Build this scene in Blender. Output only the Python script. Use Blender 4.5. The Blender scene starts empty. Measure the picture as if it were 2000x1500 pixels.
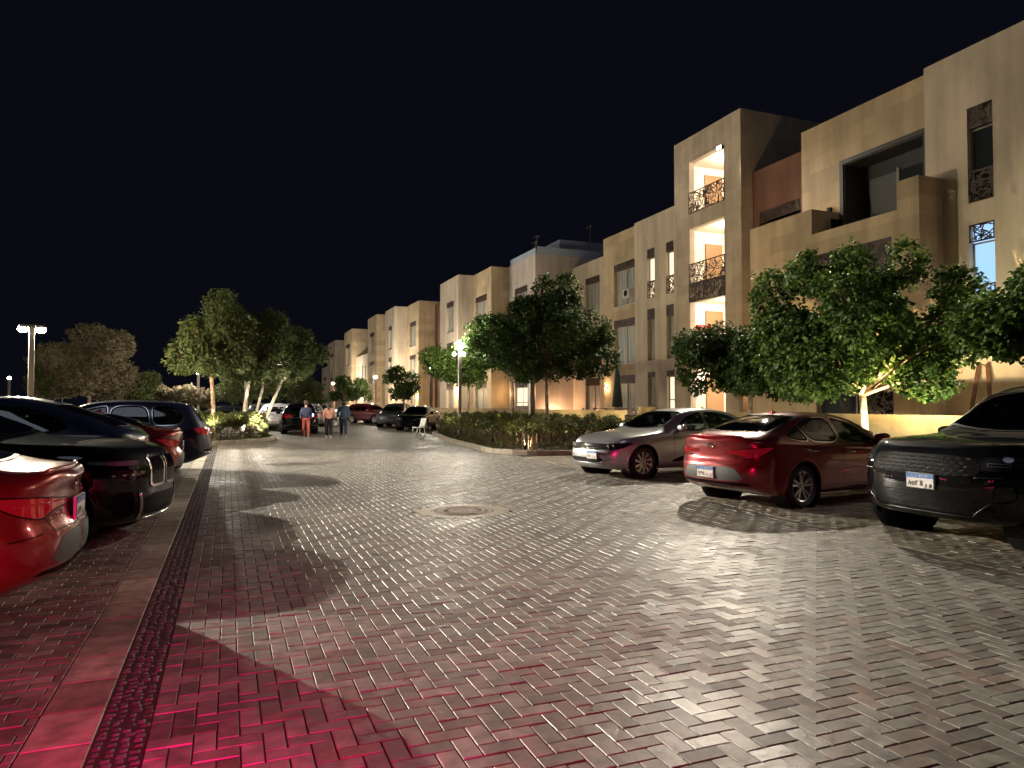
import bpy, bmesh, math, random
import numpy as np
from mathutils import Vector, Matrix
from mathutils.bvhtree import BVHTree
R = math.radians
S = bpy.context.scene
C = S.collection

# ---------------------------------------------------------------- camera
YAW = R(21.8)
cam_d = bpy.data.cameras.new('camera')
cam = bpy.data.objects.new('camera', cam_d); C.objects.link(cam)
cam.location = (0, 0, 1.55)
cam.rotation_euler = (R(90 + 1.65), 0, -YAW)
cam_d.sensor_width = 36; cam_d.lens = 24.97
cam_d.clip_start = 0.05; cam_d.clip_end = 2000
S.camera = cam

# ---------------------------------------------------------------- night sky, exposure
w = bpy.data.worlds.new('World'); S.world = w; w.use_nodes = True
nt = w.node_tree; nt.nodes.clear()
bg = nt.nodes.new('ShaderNodeBackground'); wo = nt.nodes.new('ShaderNodeOutputWorld')
bg.inputs[0].default_value = (0.50, 0.55, 1.0, 1); bg.inputs[1].default_value = 0.0040
nt.links.new(bg.outputs[0], wo.inputs[0])
S.view_settings.view_transform = 'Standard'; S.view_settings.look = 'None'
S.view_settings.exposure = 0.55; S.view_settings.gamma = 1.0
S.view_settings.use_curve_mapping = False
S.render.engine = 'CYCLES'
S.cycles.use_denoising = True
try: S.cycles.denoiser = 'OPENIMAGEDENOISE'
except Exception: pass
S.cycles.max_bounces = 6; S.cycles.diffuse_bounces = 3; S.cycles.glossy_bounces = 3
S.cycles.transmission_bounces = 4; S.cycles.transparent_max_bounces = 12
S.cycles.sample_clamp_indirect = 6.0
S.cycles.caustics_reflective = False; S.cycles.caustics_refractive = False
# weak bluish fill lamp, added to lift all the shadows
sd = bpy.data.lights.new('shadow_fill', 'SUN'); sd.energy = 0.07; sd.angle = R(20); sd.color = (0.75, 0.82, 1.0)
so = bpy.data.objects.new('shadow_fill', sd); C.objects.link(so); so.rotation_euler = (R(35), R(-15), 0)

WARM = (1.0, 0.80, 0.52); WHITE = (1.0, 0.90, 0.74); AMBER = (1.0, 0.62, 0.28)

# ---------------------------------------------------------------- materials
MATS = {}
def node_mat(name):
    m = bpy.data.materials.new(name); m.use_nodes = True
    n = m.node_tree.nodes; b = n['Principled BSDF']
    return m, m.node_tree, b
def pm(name, col, rough=0.6, metal=0.0, coat=0.0, spec=0.5, emit=None, estr=0.0, noise=0.0, nscale=8.0, bump=0.0, bscale=60.0, coat_rough=0.03):
    if name in MATS: return MATS[name]
    m, t, b = node_mat(name)
    b.inputs['Base Color'].default_value = (*col, 1)
    b.inputs['Roughness'].default_value = rough; b.inputs['Metallic'].default_value = metal
    b.inputs['Coat Weight'].default_value = coat; b.inputs['Coat Roughness'].default_value = coat_rough
    b.inputs['Specular IOR Level'].default_value = spec
    if emit:
        b.inputs['Emission Color'].default_value = (*emit, 1); b.inputs['Emission Strength'].default_value = estr
    tc = None
    if noise or bump:
        tc = t.nodes.new('ShaderNodeTexCoord')
    if noise:
        nz = t.nodes.new('ShaderNodeTexNoise'); nz.inputs['Scale'].default_value = nscale; nz.inputs['Detail'].default_value = 5
        t.links.new(tc.outputs['Object'], nz.inputs['Vector'])
        mr = t.nodes.new('ShaderNodeMapRange'); mr.inputs['From Min'].default_value = .3; mr.inputs['From Max'].default_value = .7
        mr.inputs['To Min'].default_value = 1 - noise; mr.inputs['To Max'].default_value = 1 + noise
        t.links.new(nz.outputs['Fac'], mr.inputs['Value'])
        mx = t.nodes.new('ShaderNodeMix'); mx.data_type = 'RGBA'; mx.blend_type = 'MULTIPLY'; mx.inputs[0].default_value = 1
        mx.inputs[6].default_value = (*col, 1)
        t.links.new(mr.outputs['Result'], mx.inputs[7]); t.links.new(mx.outputs[2], b.inputs['Base Color'])
    if bump:
        nb = t.nodes.new('ShaderNodeTexNoise'); nb.inputs['Scale'].default_value = bscale; nb.inputs['Detail'].default_value = 4
        t.links.new(tc.outputs['Object'], nb.inputs['Vector'])
        bp = t.nodes.new('ShaderNodeBump'); bp.inputs['Strength'].default_value = bump; bp.inputs['Distance'].default_value = .01
        t.links.new(nb.outputs['Fac'], bp.inputs['Height']); t.links.new(bp.outputs['Normal'], b.inputs['Normal'])
    MATS[name] = m
    return m

def glass_mat(name, tint, refl=0.08):
    if name in MATS: return MATS[name]
    m = bpy.data.materials.new(name); m.use_nodes = True; t = m.node_tree; t.nodes.clear()
    o = t.nodes.new('ShaderNodeOutputMaterial'); tr = t.nodes.new('ShaderNodeBsdfTransparent'); g = t.nodes.new('ShaderNodeBsdfGlossy')
    tr.inputs[0].default_value = (*tint, 1); g.inputs['Roughness'].default_value = .03
    fr = t.nodes.new('ShaderNodeFresnel'); fr.inputs[0].default_value = 1.5
    ad = t.nodes.new('ShaderNodeMath'); ad.operation = 'ADD'; ad.use_clamp = True; ad.inputs[1].default_value = refl
    mx = t.nodes.new('ShaderNodeMixShader')
    t.links.new(fr.outputs[0], ad.inputs[0]); t.links.new(ad.outputs[0], mx.inputs[0])
    t.links.new(tr.outputs[0], mx.inputs[1]); t.links.new(g.outputs[0], mx.inputs[2]); t.links.new(mx.outputs[0], o.inputs[0])
    MATS[name] = m
    return m

def brick_var_mat(name, base, rough=.42):
    # colour of each paver comes from a face-corner value written per paver
    m, t, b = node_mat(name)
    at = t.nodes.new('ShaderNodeAttribute'); at.attribute_name = 'tone'
    cr = t.nodes.new('ShaderNodeValToRGB'); e = cr.color_ramp.elements
    e[0].position = 0; e[0].color = (*[c * .42 for c in base[0]], 1)
    e[1].position = 1; e[1].color = (*[c * 1.35 for c in base[0]], 1)
    x = e.new(.12); x.color = (*[c * .8 for c in base[1]], 1)
    x = e.new(.24); x.color = (*base[1], 1)
    x = e.new(.32); x.color = (*[c * .72 for c in base[0]], 1)
    x = e.new(.62); x.color = (*base[0], 1)
    t.links.new(at.outputs['Fac'], cr.inputs[0])
    tc = t.nodes.new('ShaderNodeTexCoord')
    nz = t.nodes.new('ShaderNodeTexNoise'); nz.inputs['Scale'].default_value = 9; nz.inputs['Detail'].default_value = 6
    t.links.new(tc.outputs['Object'], nz.inputs['Vector'])
    n2 = t.nodes.new('ShaderNodeTexNoise'); n2.inputs['Scale'].default_value = .55; n2.inputs['Detail'].default_value = 4
    t.links.new(tc.outputs['Object'], n2.inputs['Vector'])
    mu = t.nodes.new('ShaderNodeMath'); mu.operation = 'MULTIPLY'
    t.links.new(nz.outputs['Fac'], mu.inputs[0]); t.links.new(n2.outputs['Fac'], mu.inputs[1])
    mr = t.nodes.new('ShaderNodeMapRange'); mr.inputs['From Min'].default_value = .12; mr.inputs['From Max'].default_value = .38
    mr.inputs['To Min'].default_value = .42; mr.inputs['To Max'].default_value = 1.40
    t.links.new(mu.outputs[0], mr.inputs['Value'])
    mx = t.nodes.new('ShaderNodeMix'); mx.data_type = 'RGBA'; mx.blend_type = 'MULTIPLY'; mx.inputs[0].default_value = 1
    t.links.new(cr.outputs[0], mx.inputs[6]); t.links.new(mr.outputs['Result'], mx.inputs[7])
    t.links.new(mx.outputs[2], b.inputs['Base Color'])
    rr = t.nodes.new('ShaderNodeMapRange'); rr.inputs['From Min'].default_value = .3; rr.inputs['From Max'].default_value = .7
    rr.inputs['To Min'].default_value = rough - .10; rr.inputs['To Max'].default_value = rough + .16
    t.links.new(n2.outputs['Fac'], rr.inputs['Value'])
    ra = t.nodes.new('ShaderNodeMath'); ra.operation = 'MULTIPLY_ADD'; ra.inputs[1].default_value = .16
    fr_ = t.nodes.new('ShaderNodeMath'); fr_.operation = 'FRACT'; f7 = t.nodes.new('ShaderNodeMath'); f7.operation = 'MULTIPLY'; f7.inputs[1].default_value = 37.7
    t.links.new(at.outputs['Fac'], f7.inputs[0]); t.links.new(f7.outputs[0], fr_.inputs[0]); t.links.new(fr_.outputs[0], ra.inputs[0])
    t.links.new(rr.outputs['Result'], ra.inputs[2]); t.links.new(ra.outputs[0], b.inputs['Roughness'])
    b.inputs['Specular IOR Level'].default_value = .55
    fn = t.nodes.new('ShaderNodeTexNoise'); fn.inputs['Scale'].default_value = 70; fn.inputs['Detail'].default_value = 3
    t.links.new(tc.outputs['Object'], fn.inputs['Vector'])
    f2 = t.nodes.new('ShaderNodeTexNoise'); f2.inputs['Scale'].default_value = 14; f2.inputs['Detail'].default_value = 2
    t.links.new(tc.outputs['Object'], f2.inputs['Vector'])
    aa = t.nodes.new('ShaderNodeMath'); aa.operation = 'MULTIPLY_ADD'; aa.inputs[1].default_value = 3.0
    t.links.new(f2.outputs['Fac'], aa.inputs[0]); t.links.new(fn.outputs['Fac'], aa.inputs[2])
    bp = t.nodes.new('ShaderNodeBump'); bp.inputs['Strength'].default_value = .35; bp.inputs['Distance'].default_value = .004
    t.links.new(aa.outputs[0], bp.inputs['Height']); t.links.new(bp.outputs['Normal'], b.inputs['Normal'])
    return m

def stone_mat(name, col, blocks=True, axis='YZ', bw=1.2, bh=.6, var=.16):
    if name in MATS: return MATS[name]
    m, t, b = node_mat(name)
    geo = t.nodes.new('ShaderNodeNewGeometry'); sx = t.nodes.new('ShaderNodeSeparateXYZ'); cx = t.nodes.new('ShaderNodeCombineXYZ')
    t.links.new(geo.outputs['Position'], sx.inputs[0])
    ad = t.nodes.new('ShaderNodeMath'); ad.operation = 'ADD'
    t.links.new(sx.outputs['X'], ad.inputs[0]); t.links.new(sx.outputs['Y'], ad.inputs[1])
    t.links.new(ad.outputs[0], cx.inputs['X']); t.links.new(sx.outputs['Z'], cx.inputs['Y'])
    br = t.nodes.new('ShaderNodeTexBrick')
    br.inputs['Scale'].default_value = 1; br.inputs['Brick Width'].default_value = bw; br.inputs['Row Height'].default_value = bh
    br.inputs['Mortar Size'].default_value = .006; br.inputs['Mortar Smooth'].default_value = .3; br.inputs['Bias'].default_value = -.35
    br.inputs['Color1'].default_value = (*col, 1); br.inputs['Color2'].default_value = (*[c * (1 - var * 2) for c in col], 1)
    br.inputs['Mortar'].default_value = (*[c * .78 for c in col], 1)
    t.links.new(cx.outputs[0], br.inputs['Vector'])
    n1 = t.nodes.new('ShaderNodeTexNoise'); n1.inputs['Scale'].default_value = .55; n1.inputs['Detail'].default_value = 7; n1.inputs['Roughness'].default_value = .62
    mp = t.nodes.new('ShaderNodeMapping'); mp.inputs['Scale'].default_value = (1, 1, .45)
    t.links.new(geo.outputs['Position'], mp.inputs[0]); t.links.new(mp.outputs[0], n1.inputs['Vector'])
    ns = t.nodes.new('ShaderNodeTexNoise'); ns.inputs['Scale'].default_value = 1.6; ns.inputs['Detail'].default_value = 6
    ms = t.nodes.new('ShaderNodeMapping'); ms.inputs['Scale'].default_value = (1.5, 1.5, .10)
    t.links.new(geo.outputs['Position'], ms.inputs[0]); t.links.new(ms.outputs[0], ns.inputs['Vector'])
    sm = t.nodes.new('ShaderNodeMath'); sm.operation = 'MULTIPLY_ADD'; sm.inputs[1].default_value = .55
    t.links.new(ns.outputs['Fac'], sm.inputs[0]); t.links.new(n1.outputs['Fac'], sm.inputs[2])
    mr = t.nodes.new('ShaderNodeMapRange'); mr.inputs['From Min'].default_value = .55; mr.inputs['From Max'].default_value = 1.0
    mr.inputs['To Min'].default_value = .70; mr.inputs['To Max'].default_value = 1.18
    t.links.new(sm.outputs[0], mr.inputs['Value'])
    mx = t.nodes.new('ShaderNodeMix'); mx.data_type = 'RGBA'; mx.blend_type = 'MULTIPLY'; mx.inputs[0].default_value = 1
    if blocks: t.links.new(br.outputs['Color'], mx.inputs[6])
    else: mx.inputs[6].default_value = (*col, 1)
    t.links.new(mr.outputs['Result'], mx.inputs[7])
    t.links.new(mx.outputs[2], b.inputs['Base Color'])
    b.inputs['Roughness'].default_value = .82; b.inputs['Specular IOR Level'].default_value = .25
    n3 = t.nodes.new('ShaderNodeTexNoise'); n3.inputs['Scale'].default_value = 18; n3.inputs['Detail'].default_value = 5
    t.links.new(geo.outputs['Position'], n3.inputs['Vector'])
    bp = t.nodes.new('ShaderNodeBump'); bp.inputs['Strength'].default_value = .35; bp.inputs['Distance'].default_value = .012
    t.links.new(n3.outputs['Fac'], bp.inputs['Height']); t.links.new(bp.outputs['Normal'], b.inputs['Normal'])
    MATS[name] = m
    return m

def leaf_mat(name, cols, transl=.35):
    m = bpy.data.materials.new(name); m.use_nodes = True; t = m.node_tree; b = t.nodes['Principled BSDF']
    at = t.nodes.new('ShaderNodeAttribute'); at.attribute_name = 'tone'
    cr = t.nodes.new('ShaderNodeValToRGB'); e = cr.color_ramp.elements
    e[0].position = 0; e[0].color = (*cols[0], 1); e[1].position = 1; e[1].color = (*cols[-1], 1)
    for i, c in enumerate(cols[1:-1]):
        x = e.new((i + 1) / (len(cols) - 1)); x.color = (*c, 1)
    t.links.new(at.outputs['Fac'], cr.inputs[0]); t.links.new(cr.outputs[0], b.inputs['Base Color'])
    b.inputs['Roughness'].default_value = .55; b.inputs['Specular IOR Level'].default_value = .25
    tr = t.nodes.new('ShaderNodeBsdfTranslucent'); mx = t.nodes.new('ShaderNodeMixShader'); mx.inputs[0].default_value = transl
    o = t.nodes['Material Output']
    t.links.new(cr.outputs[0], tr.inputs[0]); t.links.new(b.outputs[0], mx.inputs[1]); t.links.new(tr.outputs[0], mx.inputs[2])
    t.links.new(mx.outputs[0], o.inputs[0])
    MATS[name] = m
    return m

def emit_mat(name, col, strength):
    if name in MATS: return MATS[name]
    m = bpy.data.materials.new(name); m.use_nodes = True; t = m.node_tree; t.nodes.clear()
    o = t.nodes.new('ShaderNodeOutputMaterial'); e = t.nodes.new('ShaderNodeEmission')
    e.inputs[0].default_value = (*col, 1); e.inputs[1].default_value = strength
    t.links.new(e.outputs[0], o.inputs[0]); MATS[name] = m
    return m

M_stone = stone_mat('stone cladding', (.52, .40, .255))
M_stone2 = stone_mat('stone cladding grey', (.50, .41, .31), bw=.9, bh=.45, var=.10)
M_plaster = stone_mat('beige plaster', (.56, .47, .36), blocks=False)
M_plaster_pale = stone_mat('pale plaster', (.55, .48, .42), blocks=False)
M_plaster_red = stone_mat('terracotta plaster', (.21, .105, .075), blocks=False)
M_roofscreen = pm('roof screen paint', (.36, .42, .52), .7)
M_brown = pm('brown metal screen', (.085, .055, .042), .55, noise=.25, nscale=3)
M_frame = pm('window frame', (.30, .27, .23), .5)
def curtain_mat(name, col):
    m, t, b = node_mat(name)
    geo = t.nodes.new('ShaderNodeNewGeometry'); mp = t.nodes.new('ShaderNodeMapping'); mp.inputs['Scale'].default_value = (9, 9, .25)
    nz = t.nodes.new('ShaderNodeTexNoise'); nz.inputs['Scale'].default_value = 1.2; nz.inputs['Detail'].default_value = 3
    t.links.new(geo.outputs['Position'], mp.inputs[0]); t.links.new(mp.outputs[0], nz.inputs['Vector'])
    cr = t.nodes.new('ShaderNodeValToRGB'); e = cr.color_ramp.elements
    e[0].position = .35; e[0].color = (*[c * .35 for c in col], 1); e[1].position = .62; e[1].color = (*col, 1)
    t.links.new(nz.outputs['Fac'], cr.inputs[0]); t.links.new(cr.outputs[0], b.inputs['Base Color'])
    b.inputs['Roughness'].default_value = .5; b.inputs['Coat Weight'].default_value = 1; b.inputs['Coat Roughness'].default_value = .03
    MATS[name] = m; return m
M_wglass = curtain_mat('curtained glass', (.42, .43, .36))
M_wdark = pm('dark glass', (.025, .03, .035), .06, spec=.7)
M_room = pm('room paint', (.78, .66, .48), .8)
M_concrete = pm('concrete kerb', (.34, .30, .24), .75, noise=.3, nscale=6, bump=.3)
M_soil = pm('soil', (.05, .035, .022), .95, noise=.5, nscale=12, bump=.8)
M_wall = stone_mat('garden wall render', (.48, .36, .19), blocks=False)
M_bark = pm('bark', (.26, .19, .13), .85, noise=.45, nscale=9, bump=.8, bscale=25)
M_steel = pm('post paint', (.22, .19, .16), .45, metal=.3)
M_black = pm('black plastic', (.004, .004, .0045), .5, spec=.08)
M_rubber = pm('tyre rubber', (.013, .013, .013), .8)
M_chrome = pm('chrome', (.75, .75, .76), .12, metal=1)
M_alloy = pm('alloy', (.62, .62, .63), .3, metal=.9)
M_alloyd = pm('dark alloy', (.08, .08, .085), .35, metal=.8)
M_glass = glass_mat('car glass', (.80, .86, .80), .03)
M_glassd = glass_mat('tinted car glass', (.10, .11, .12), .05)
M_seat = pm('seat', (.03, .028, .026), .7)
M_lampclear = pm('lamp lens', (.35, .35, .36), .05, metal=.6, coat=1)
M_lampdark = pm('lamp housing', (.02, .02, .022), .1, coat=1)
M_tail = pm('tail lens', (.22, .004, .008), .08, coat=1, emit=(1, .02, .05), estr=.06)
M_taillit = pm('tail lens lit', (.5, .01, .02), .1, coat=1, emit=(1, .02, .08), estr=12)
M_plate = pm('plate white', (.62, .58, .56), .5)
M_plateblue = pm('plate blue', (.04, .14, .42), .5)
M_ink = pm('plate ink', (.01, .01, .012), .6)
M_bulb = emit_mat('lamp bulb', (1, .88, .66), 60)
M_bulbw = emit_mat('floodlight face', (1, .93, .82), 60)
def paint(name, col, metal=.35, rough=.32, flake=.12):
    return pm(name, col, rough, metal=metal, coat=1.0, noise=flake, nscale=1.3, coat_rough=.025)
P_red = paint('red paint', (.20, .007, .010), .45, .28); P_silver = paint('silver paint', (.46, .47, .49), .7, .30, .04)
P_black = pm('black paint', (.003, .003, .004), .5, coat=1.0, spec=.02, coat_rough=.02); P_navy = paint('navy paint', (.006, .012, .05), .1, .4)
P_white = paint('white paint', (.6, .6, .58), 0); P_wine = paint('wine paint', (.10, .006, .012)); P_grey = paint('grey paint', (.10, .105, .11), .6)
LEAF_G = leaf_mat('leaf green', [(.018, .036, .008), (.032, .062, .012), (.065, .115, .02), (.14, .20, .035)])
LEAF_O = leaf_mat('leaf olive', [(.035, .05, .018), (.06, .08, .026), (.09, .11, .035), (.12, .13, .05)])
LEAF_H = leaf_mat('leaf hedge', [(.06, .032, .014), (.055, .06, .016), (.07, .085, .02), (.12, .135, .03)])
LEAF_B = leaf_mat('leaf brown', [(.12, .085, .06), (.16, .12, .08), (.16, .15, .08), (.24, .19, .13)])

# ---------------------------------------------------------------- object helpers
def link(o, parent=None):
    C.objects.link(o)
    if parent: o.parent = parent
    return o
def mesh_obj(name, verts, faces, mat=None, parent=None, smooth=False, mats=None, fmat=None):
    me = bpy.data.meshes.new(name)
    me.from_pydata([tuple(v) for v in verts], [], [tuple(f) for f in faces])
    if mats:
        for m in mats: me.materials.append(m)
        if fmat is not None: me.polygons.foreach_set('material_index', np.array(fmat, dtype=np.int32))
    elif mat: me.materials.append(mat)
    if smooth: me.polygons.foreach_set('use_smooth', np.ones(len(me.polygons), dtype=bool))
    me.update()
    return link(bpy.data.objects.new(name, me), parent)
def tag(o, label=None, cat=None, group=None, kind=None):
    if label: o['label'] = label
    if cat: o['category'] = cat
    if group: o['group'] = group
    if kind: o['kind'] = kind
    return o
def empty(name, loc=(0, 0, 0), rz=0, **k):
    o = bpy.data.objects.new(name, None); link(o); o.location = loc; o.rotation_euler = (0, 0, rz)
    o.empty_display_size = .2
    return tag(o, **k)
TXT = {}
def text_obj(name, body, size, extrude, offset, mat, parent, loc, rot):
    key = (body, size, extrude, offset, mat.name)
    if key not in TXT:
        c = bpy.data.curves.new('t', 'FONT'); c.body = body; c.size = size; c.align_x = 'CENTER'; c.extrude = extrude; c.offset = offset
        o = bpy.data.objects.new('t', c); C.objects.link(o); bpy.context.view_layer.update()
        me = bpy.data.meshes.new_from_object(o.evaluated_get(bpy.context.evaluated_depsgraph_get())); bpy.data.objects.remove(o)
        me.materials.clear(); me.materials.append(mat); TXT[key] = me
    o = link(bpy.data.objects.new(name, TXT[key].copy()), parent); o.location = loc; o.rotation_euler = rot
    return o
def dup(root, loc, rz, parent=None, **k):
    r = root.copy(); C.objects.link(r); r.parent = parent
    if loc is not None: r.location = loc; r.rotation_euler = (0, 0, rz)
    tag(r, **k)
    for ch in list(root.children): dup(ch, None, 0, r)
    return r

class MB:
    """mesh builder: boxes, tubes, cylinders gathered into one mesh"""
    def __init__(s): s.v = []; s.f = []; s.m = []
    def add(s, v, f, mi=0):
        o = len(s.v); s.v += [tuple(p) for p in v]; s.f += [tuple(i + o for i in q) for q in f]; s.m += [mi] * len(f)
    def box(s, a, b, mi=0):
        x0, y0, z0 = a; x1, y1, z1 = b
        s.add([(x0, y0, z0), (x1, y0, z0), (x1, y1, z0), (x0, y1, z0), (x0, y0, z1), (x1, y0, z1), (x1, y1, z1), (x0, y1, z1)],
              [(0, 3, 2, 1), (4, 5, 6, 7), (0, 1, 5, 4), (1, 2, 6, 5), (2, 3, 7, 6), (3, 0, 4, 7)], mi)
    def bar(s, p, q, w, h, up=(0, 0, 1), mi=0):
        p = Vector(p); q = Vector(q); d = (q - p).normalized(); up = Vector(up)
        sd = d.cross(up)
        if sd.length < 1e-4: sd = d.cross(Vector((1, 0, 0)))
        sd.normalize(); u = sd.cross(d)
        c = []
        for e in (p, q):
            for a, b in ((-1, -1), (1, -1), (1, 1), (-1, 1)): c.append(e + sd * a * w / 2 + u * b * h / 2)
        s.add(c, [(0, 1, 2, 3), (7, 6, 5, 4), (0, 4, 5, 1), (1, 5, 6, 2), (2, 6, 7, 3), (3, 7, 4, 0)], mi)
    def tube(s, pts, rad, n=8, mi=0, cap=True):
        pts = [Vector(p) for p in pts]
        if not hasattr(rad, '__len__'): rad = [rad] * len(pts)
        rings = []; ref = None
        for i, p in enumerate(pts):
            d = (pts[min(i + 1, len(pts) - 1)] - pts[max(i - 1, 0)]).normalized()
            if ref is None: ref = d.orthogonal().normalized()
            sd = (ref - d * ref.dot(d)).normalized(); ref = sd; u = d.cross(sd)
            rings.append([p + (sd * math.cos(2 * math.pi * k / n) + u * math.sin(2 * math.pi * k / n)) * rad[i] for k in range(n)])
        v = [p for r in rings for p in r]; f = []
        for i in range(len(rings) - 1):
            for k in range(n):
                k2 = (k + 1) % n; f.append((i * n + k, i * n + k2, (i + 1) * n + k2, (i + 1) * n + k))
        if cap: f.append(tuple(range(n - 1, -1, -1))); f.append(tuple((len(rings) - 1) * n + k for k in range(n)))
        s.add(v, f, mi)
    def lathe(s, prof, c=(0, 0, 0), n=24, mi=0, axis='z'):
        v = []; f = []
        for r, z in prof:
            for k in range(n):
                a = 2 * math.pi * k / n; x, y = r * math.cos(a), r * math.sin(a)
                v.append((c[0] + x, c[1] + y, c[2] + z) if axis == 'z' else (c[0] + x, c[1] + z, c[2] + y))
        for i in range(len(prof) - 1):
            for k in range(n):
                k2 = (k + 1) % n
                q = (i * n + k, i * n + k2, (i + 1) * n + k2, (i + 1) * n + k)
                f.append(q if axis == 'z' else q[::-1])
        s.add(v, f, mi)
    def ell(s, c, r, n=12, m=8, mi=0):
        prof = [(math.sin(math.pi * i / m), -math.cos(math.pi * i / m)) for i in range(m + 1)]
        v = []; f = []
        for a, z in prof:
            for k in range(n):
                t = 2 * math.pi * k / n; v.append((c[0] + r[0] * a * math.cos(t), c[1] + r[1] * a * math.sin(t), c[2] + r[2] * z))
        for i in range(m):
            for k in range(n):
                k2 = (k + 1) % n; f.append((i * n + k, i * n + k2, (i + 1) * n + k2, (i + 1) * n + k))
        s.add(v, f, mi)
    def build(s, name, mat=None, parent=None, smooth=False, mats=None, bevel=0):
        o = mesh_obj(name, s.v, s.f, mat, parent, smooth, mats, s.m if mats else None)
        if bevel:
            b = o.modifiers.new('b', 'BEVEL'); b.width = bevel; b.segments = 2; b.limit_method = 'ANGLE'
        return o

def point_light(name, loc, power, col=WARM, rad=.08, parent=None):
    l = bpy.data.lights.new(name, 'POINT'); l.energy = power; l.color = col; l.shadow_soft_size = rad
    o = bpy.data.objects.new(name, l); link(o, parent); o.location = loc
    return o
def spot_light(name, loc, target, power, col=WARM, size=100, blend=.5, rad=.06, parent=None):
    l = bpy.data.lights.new(name, 'SPOT'); l.energy = power; l.color = col; l.shadow_soft_size = rad
    l.spot_size = R(size); l.spot_blend = blend
    o = bpy.data.objects.new(name, l); link(o, parent); o.location = loc
    d = Vector(target) - Vector(loc); o.rotation_euler = d.to_track_quat('-Z', 'Y').to_euler()
    return o
# ================================================================ GROUND
def sheet(name, x0, y0, x1, y1, z, mat):
    o = mesh_obj(name, [(x0, y0, z), (x1, y0, z), (x1, y1, z), (x0, y1, z)], [(0, 1, 2, 3)], mat)
    return tag(o, kind='structure')
M_joint = pm('joint sand', (.032, .026, .021), .95, spec=.1)
M_far = brick_var_mat('distant paving', [(.17, .145, .12), (.15, .09, .065)], .45)
sheet('ground', -300, -40, 300, 400, -.03, M_far)
sheet('sand_bed', -24, -6, 17, 62, -.0048, M_joint)
rng = np.random.default_rng(5)

def pavers(name, rects, mat, h=0.0, bev=.0035, gap=.003, tilt=.0038, seedtone=None):
    """rects: array n x 4 (x0,y0,x1,y1): one chamfered paver each, all in one mesh"""
    r = np.array(rects); n = len(r)
    x0, y0, x1, y1 = r[:, 0] + gap, r[:, 1] + gap, r[:, 2] - gap, r[:, 3] - gap
    zt = h + rng.normal(0, .0012, n)
    tx = rng.normal(0, tilt, n); ty = rng.normal(0, tilt, n)
    cx, cy = (x0 + x1) / 2, (y0 + y1) / 2
    V = np.zeros((n, 8, 3))
    for i, (X, Y) in enumerate(((x0, y0), (x1, y0), (x1, y1), (x0, y1))):
        V[:, i, 0] = X; V[:, i, 1] = Y; V[:, i, 2] = h - .0060
    for i, (X, Y) in enumerate(((x0 + bev, y0 + bev), (x1 - bev, y0 + bev), (x1 - bev, y1 - bev), (x0 + bev, y1 - bev))):
        V[:, 4 + i, 0] = X; V[:, 4 + i, 1] = Y; V[:, 4 + i, 2] = zt + (X - cx) * tx + (Y - cy) * ty
    F = np.array([(4, 5, 6, 7), (0, 1, 5, 4), (1, 2, 6, 5), (2, 3, 7, 6), (3, 0, 4, 7)])
    F = (F[None] + (np.arange(n) * 8)[:, None, None]).reshape(-1)
    me = bpy.data.meshes.new(name)
    me.vertices.add(n * 8); me.vertices.foreach_set('co', V.reshape(-1))
    me.loops.add(n * 20); me.loops.foreach_set('vertex_index', F.astype(np.int32))
    me.polygons.add(n * 5); me.polygons.foreach_set('loop_start', (np.arange(n * 5) * 4).astype(np.int32))
    me.polygons.foreach_set('use_smooth', np.zeros(n * 5, dtype=bool))
    me.update(calc_edges=True)
    a = me.attributes.new('tone', 'FLOAT', 'FACE')
    tone = rng.random(n) if seedtone is None else seedtone(cx, cy, rng.random(n))
    a.data.foreach_set('value', np.repeat(tone, 5).astype(np.float32))
    me.materials.append(mat)
    o = link(bpy.data.objects.new(name, me))
    return tag(o, kind='structure')

MH = (3.2, 9.95, .42)      # manhole
def road_right(y):         # right edge of the carriageway
    return 6.55 + .095 * (y - 4)
B = .1
rects = []
for j in range(-10, 600):
    for i in range(-1, 100):
        k = (i - j) % 4
        x, y = -.33 + i * B, j * B
        if x > road_right(y): continue
        if k == 0: q = (x, y, x + 2 * B, y + B)
        elif k == 3: q = (x, y, x + B, y + 2 * B)
        else: continue
        xr = road_right(y); q = (max(q[0], -.33), q[1], min(q[2], xr), q[3])
        if q[2] - q[0] < .04: continue
        if math.hypot((q[0] + q[2]) / 2 - MH[0], (q[1] + q[3]) / 2 - MH[1]) < .66: continue
        rects.append(q)
M_brick = brick_var_mat('herringbone pavers', [(.136, .122, .103), (.135, .088, .068)], .44)
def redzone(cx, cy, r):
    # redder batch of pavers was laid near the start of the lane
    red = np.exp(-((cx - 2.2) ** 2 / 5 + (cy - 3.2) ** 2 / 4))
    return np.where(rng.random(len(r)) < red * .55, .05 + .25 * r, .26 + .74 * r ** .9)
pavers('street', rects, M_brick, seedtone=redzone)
# bays on both sides: running bond
def bond(xa, xb, ya, yb, L=.2, Wd=.1, right_of=None):
    out = []; j = 0; y = ya
    while y < yb:
        x = xa - (L / 2 if j % 2 else 0)
        while x < xb:
            a, b = max(x, xa), min(x + L, xb)
            if right_of: a = max(a, road_right(y) + .152)
            if b - a > .03: out.append((a, y, b, y + Wd))
            x += L
        y += Wd; j += 1
    return out
M_bay = brick_var_mat('bay pavers', [(.165, .145, .115), (.15, .10, .075)], .5)
pavers('parking_bay', bond(-6.5, -.85, 1.5, 31), M_bay)
pavers('parking_bay', bond(6.2, 14, 1.5, 19.5, right_of=True) , brick_var_mat('bay pavers right', [(.19, .17, .13), (.16, .115, .085)], .5))
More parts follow.
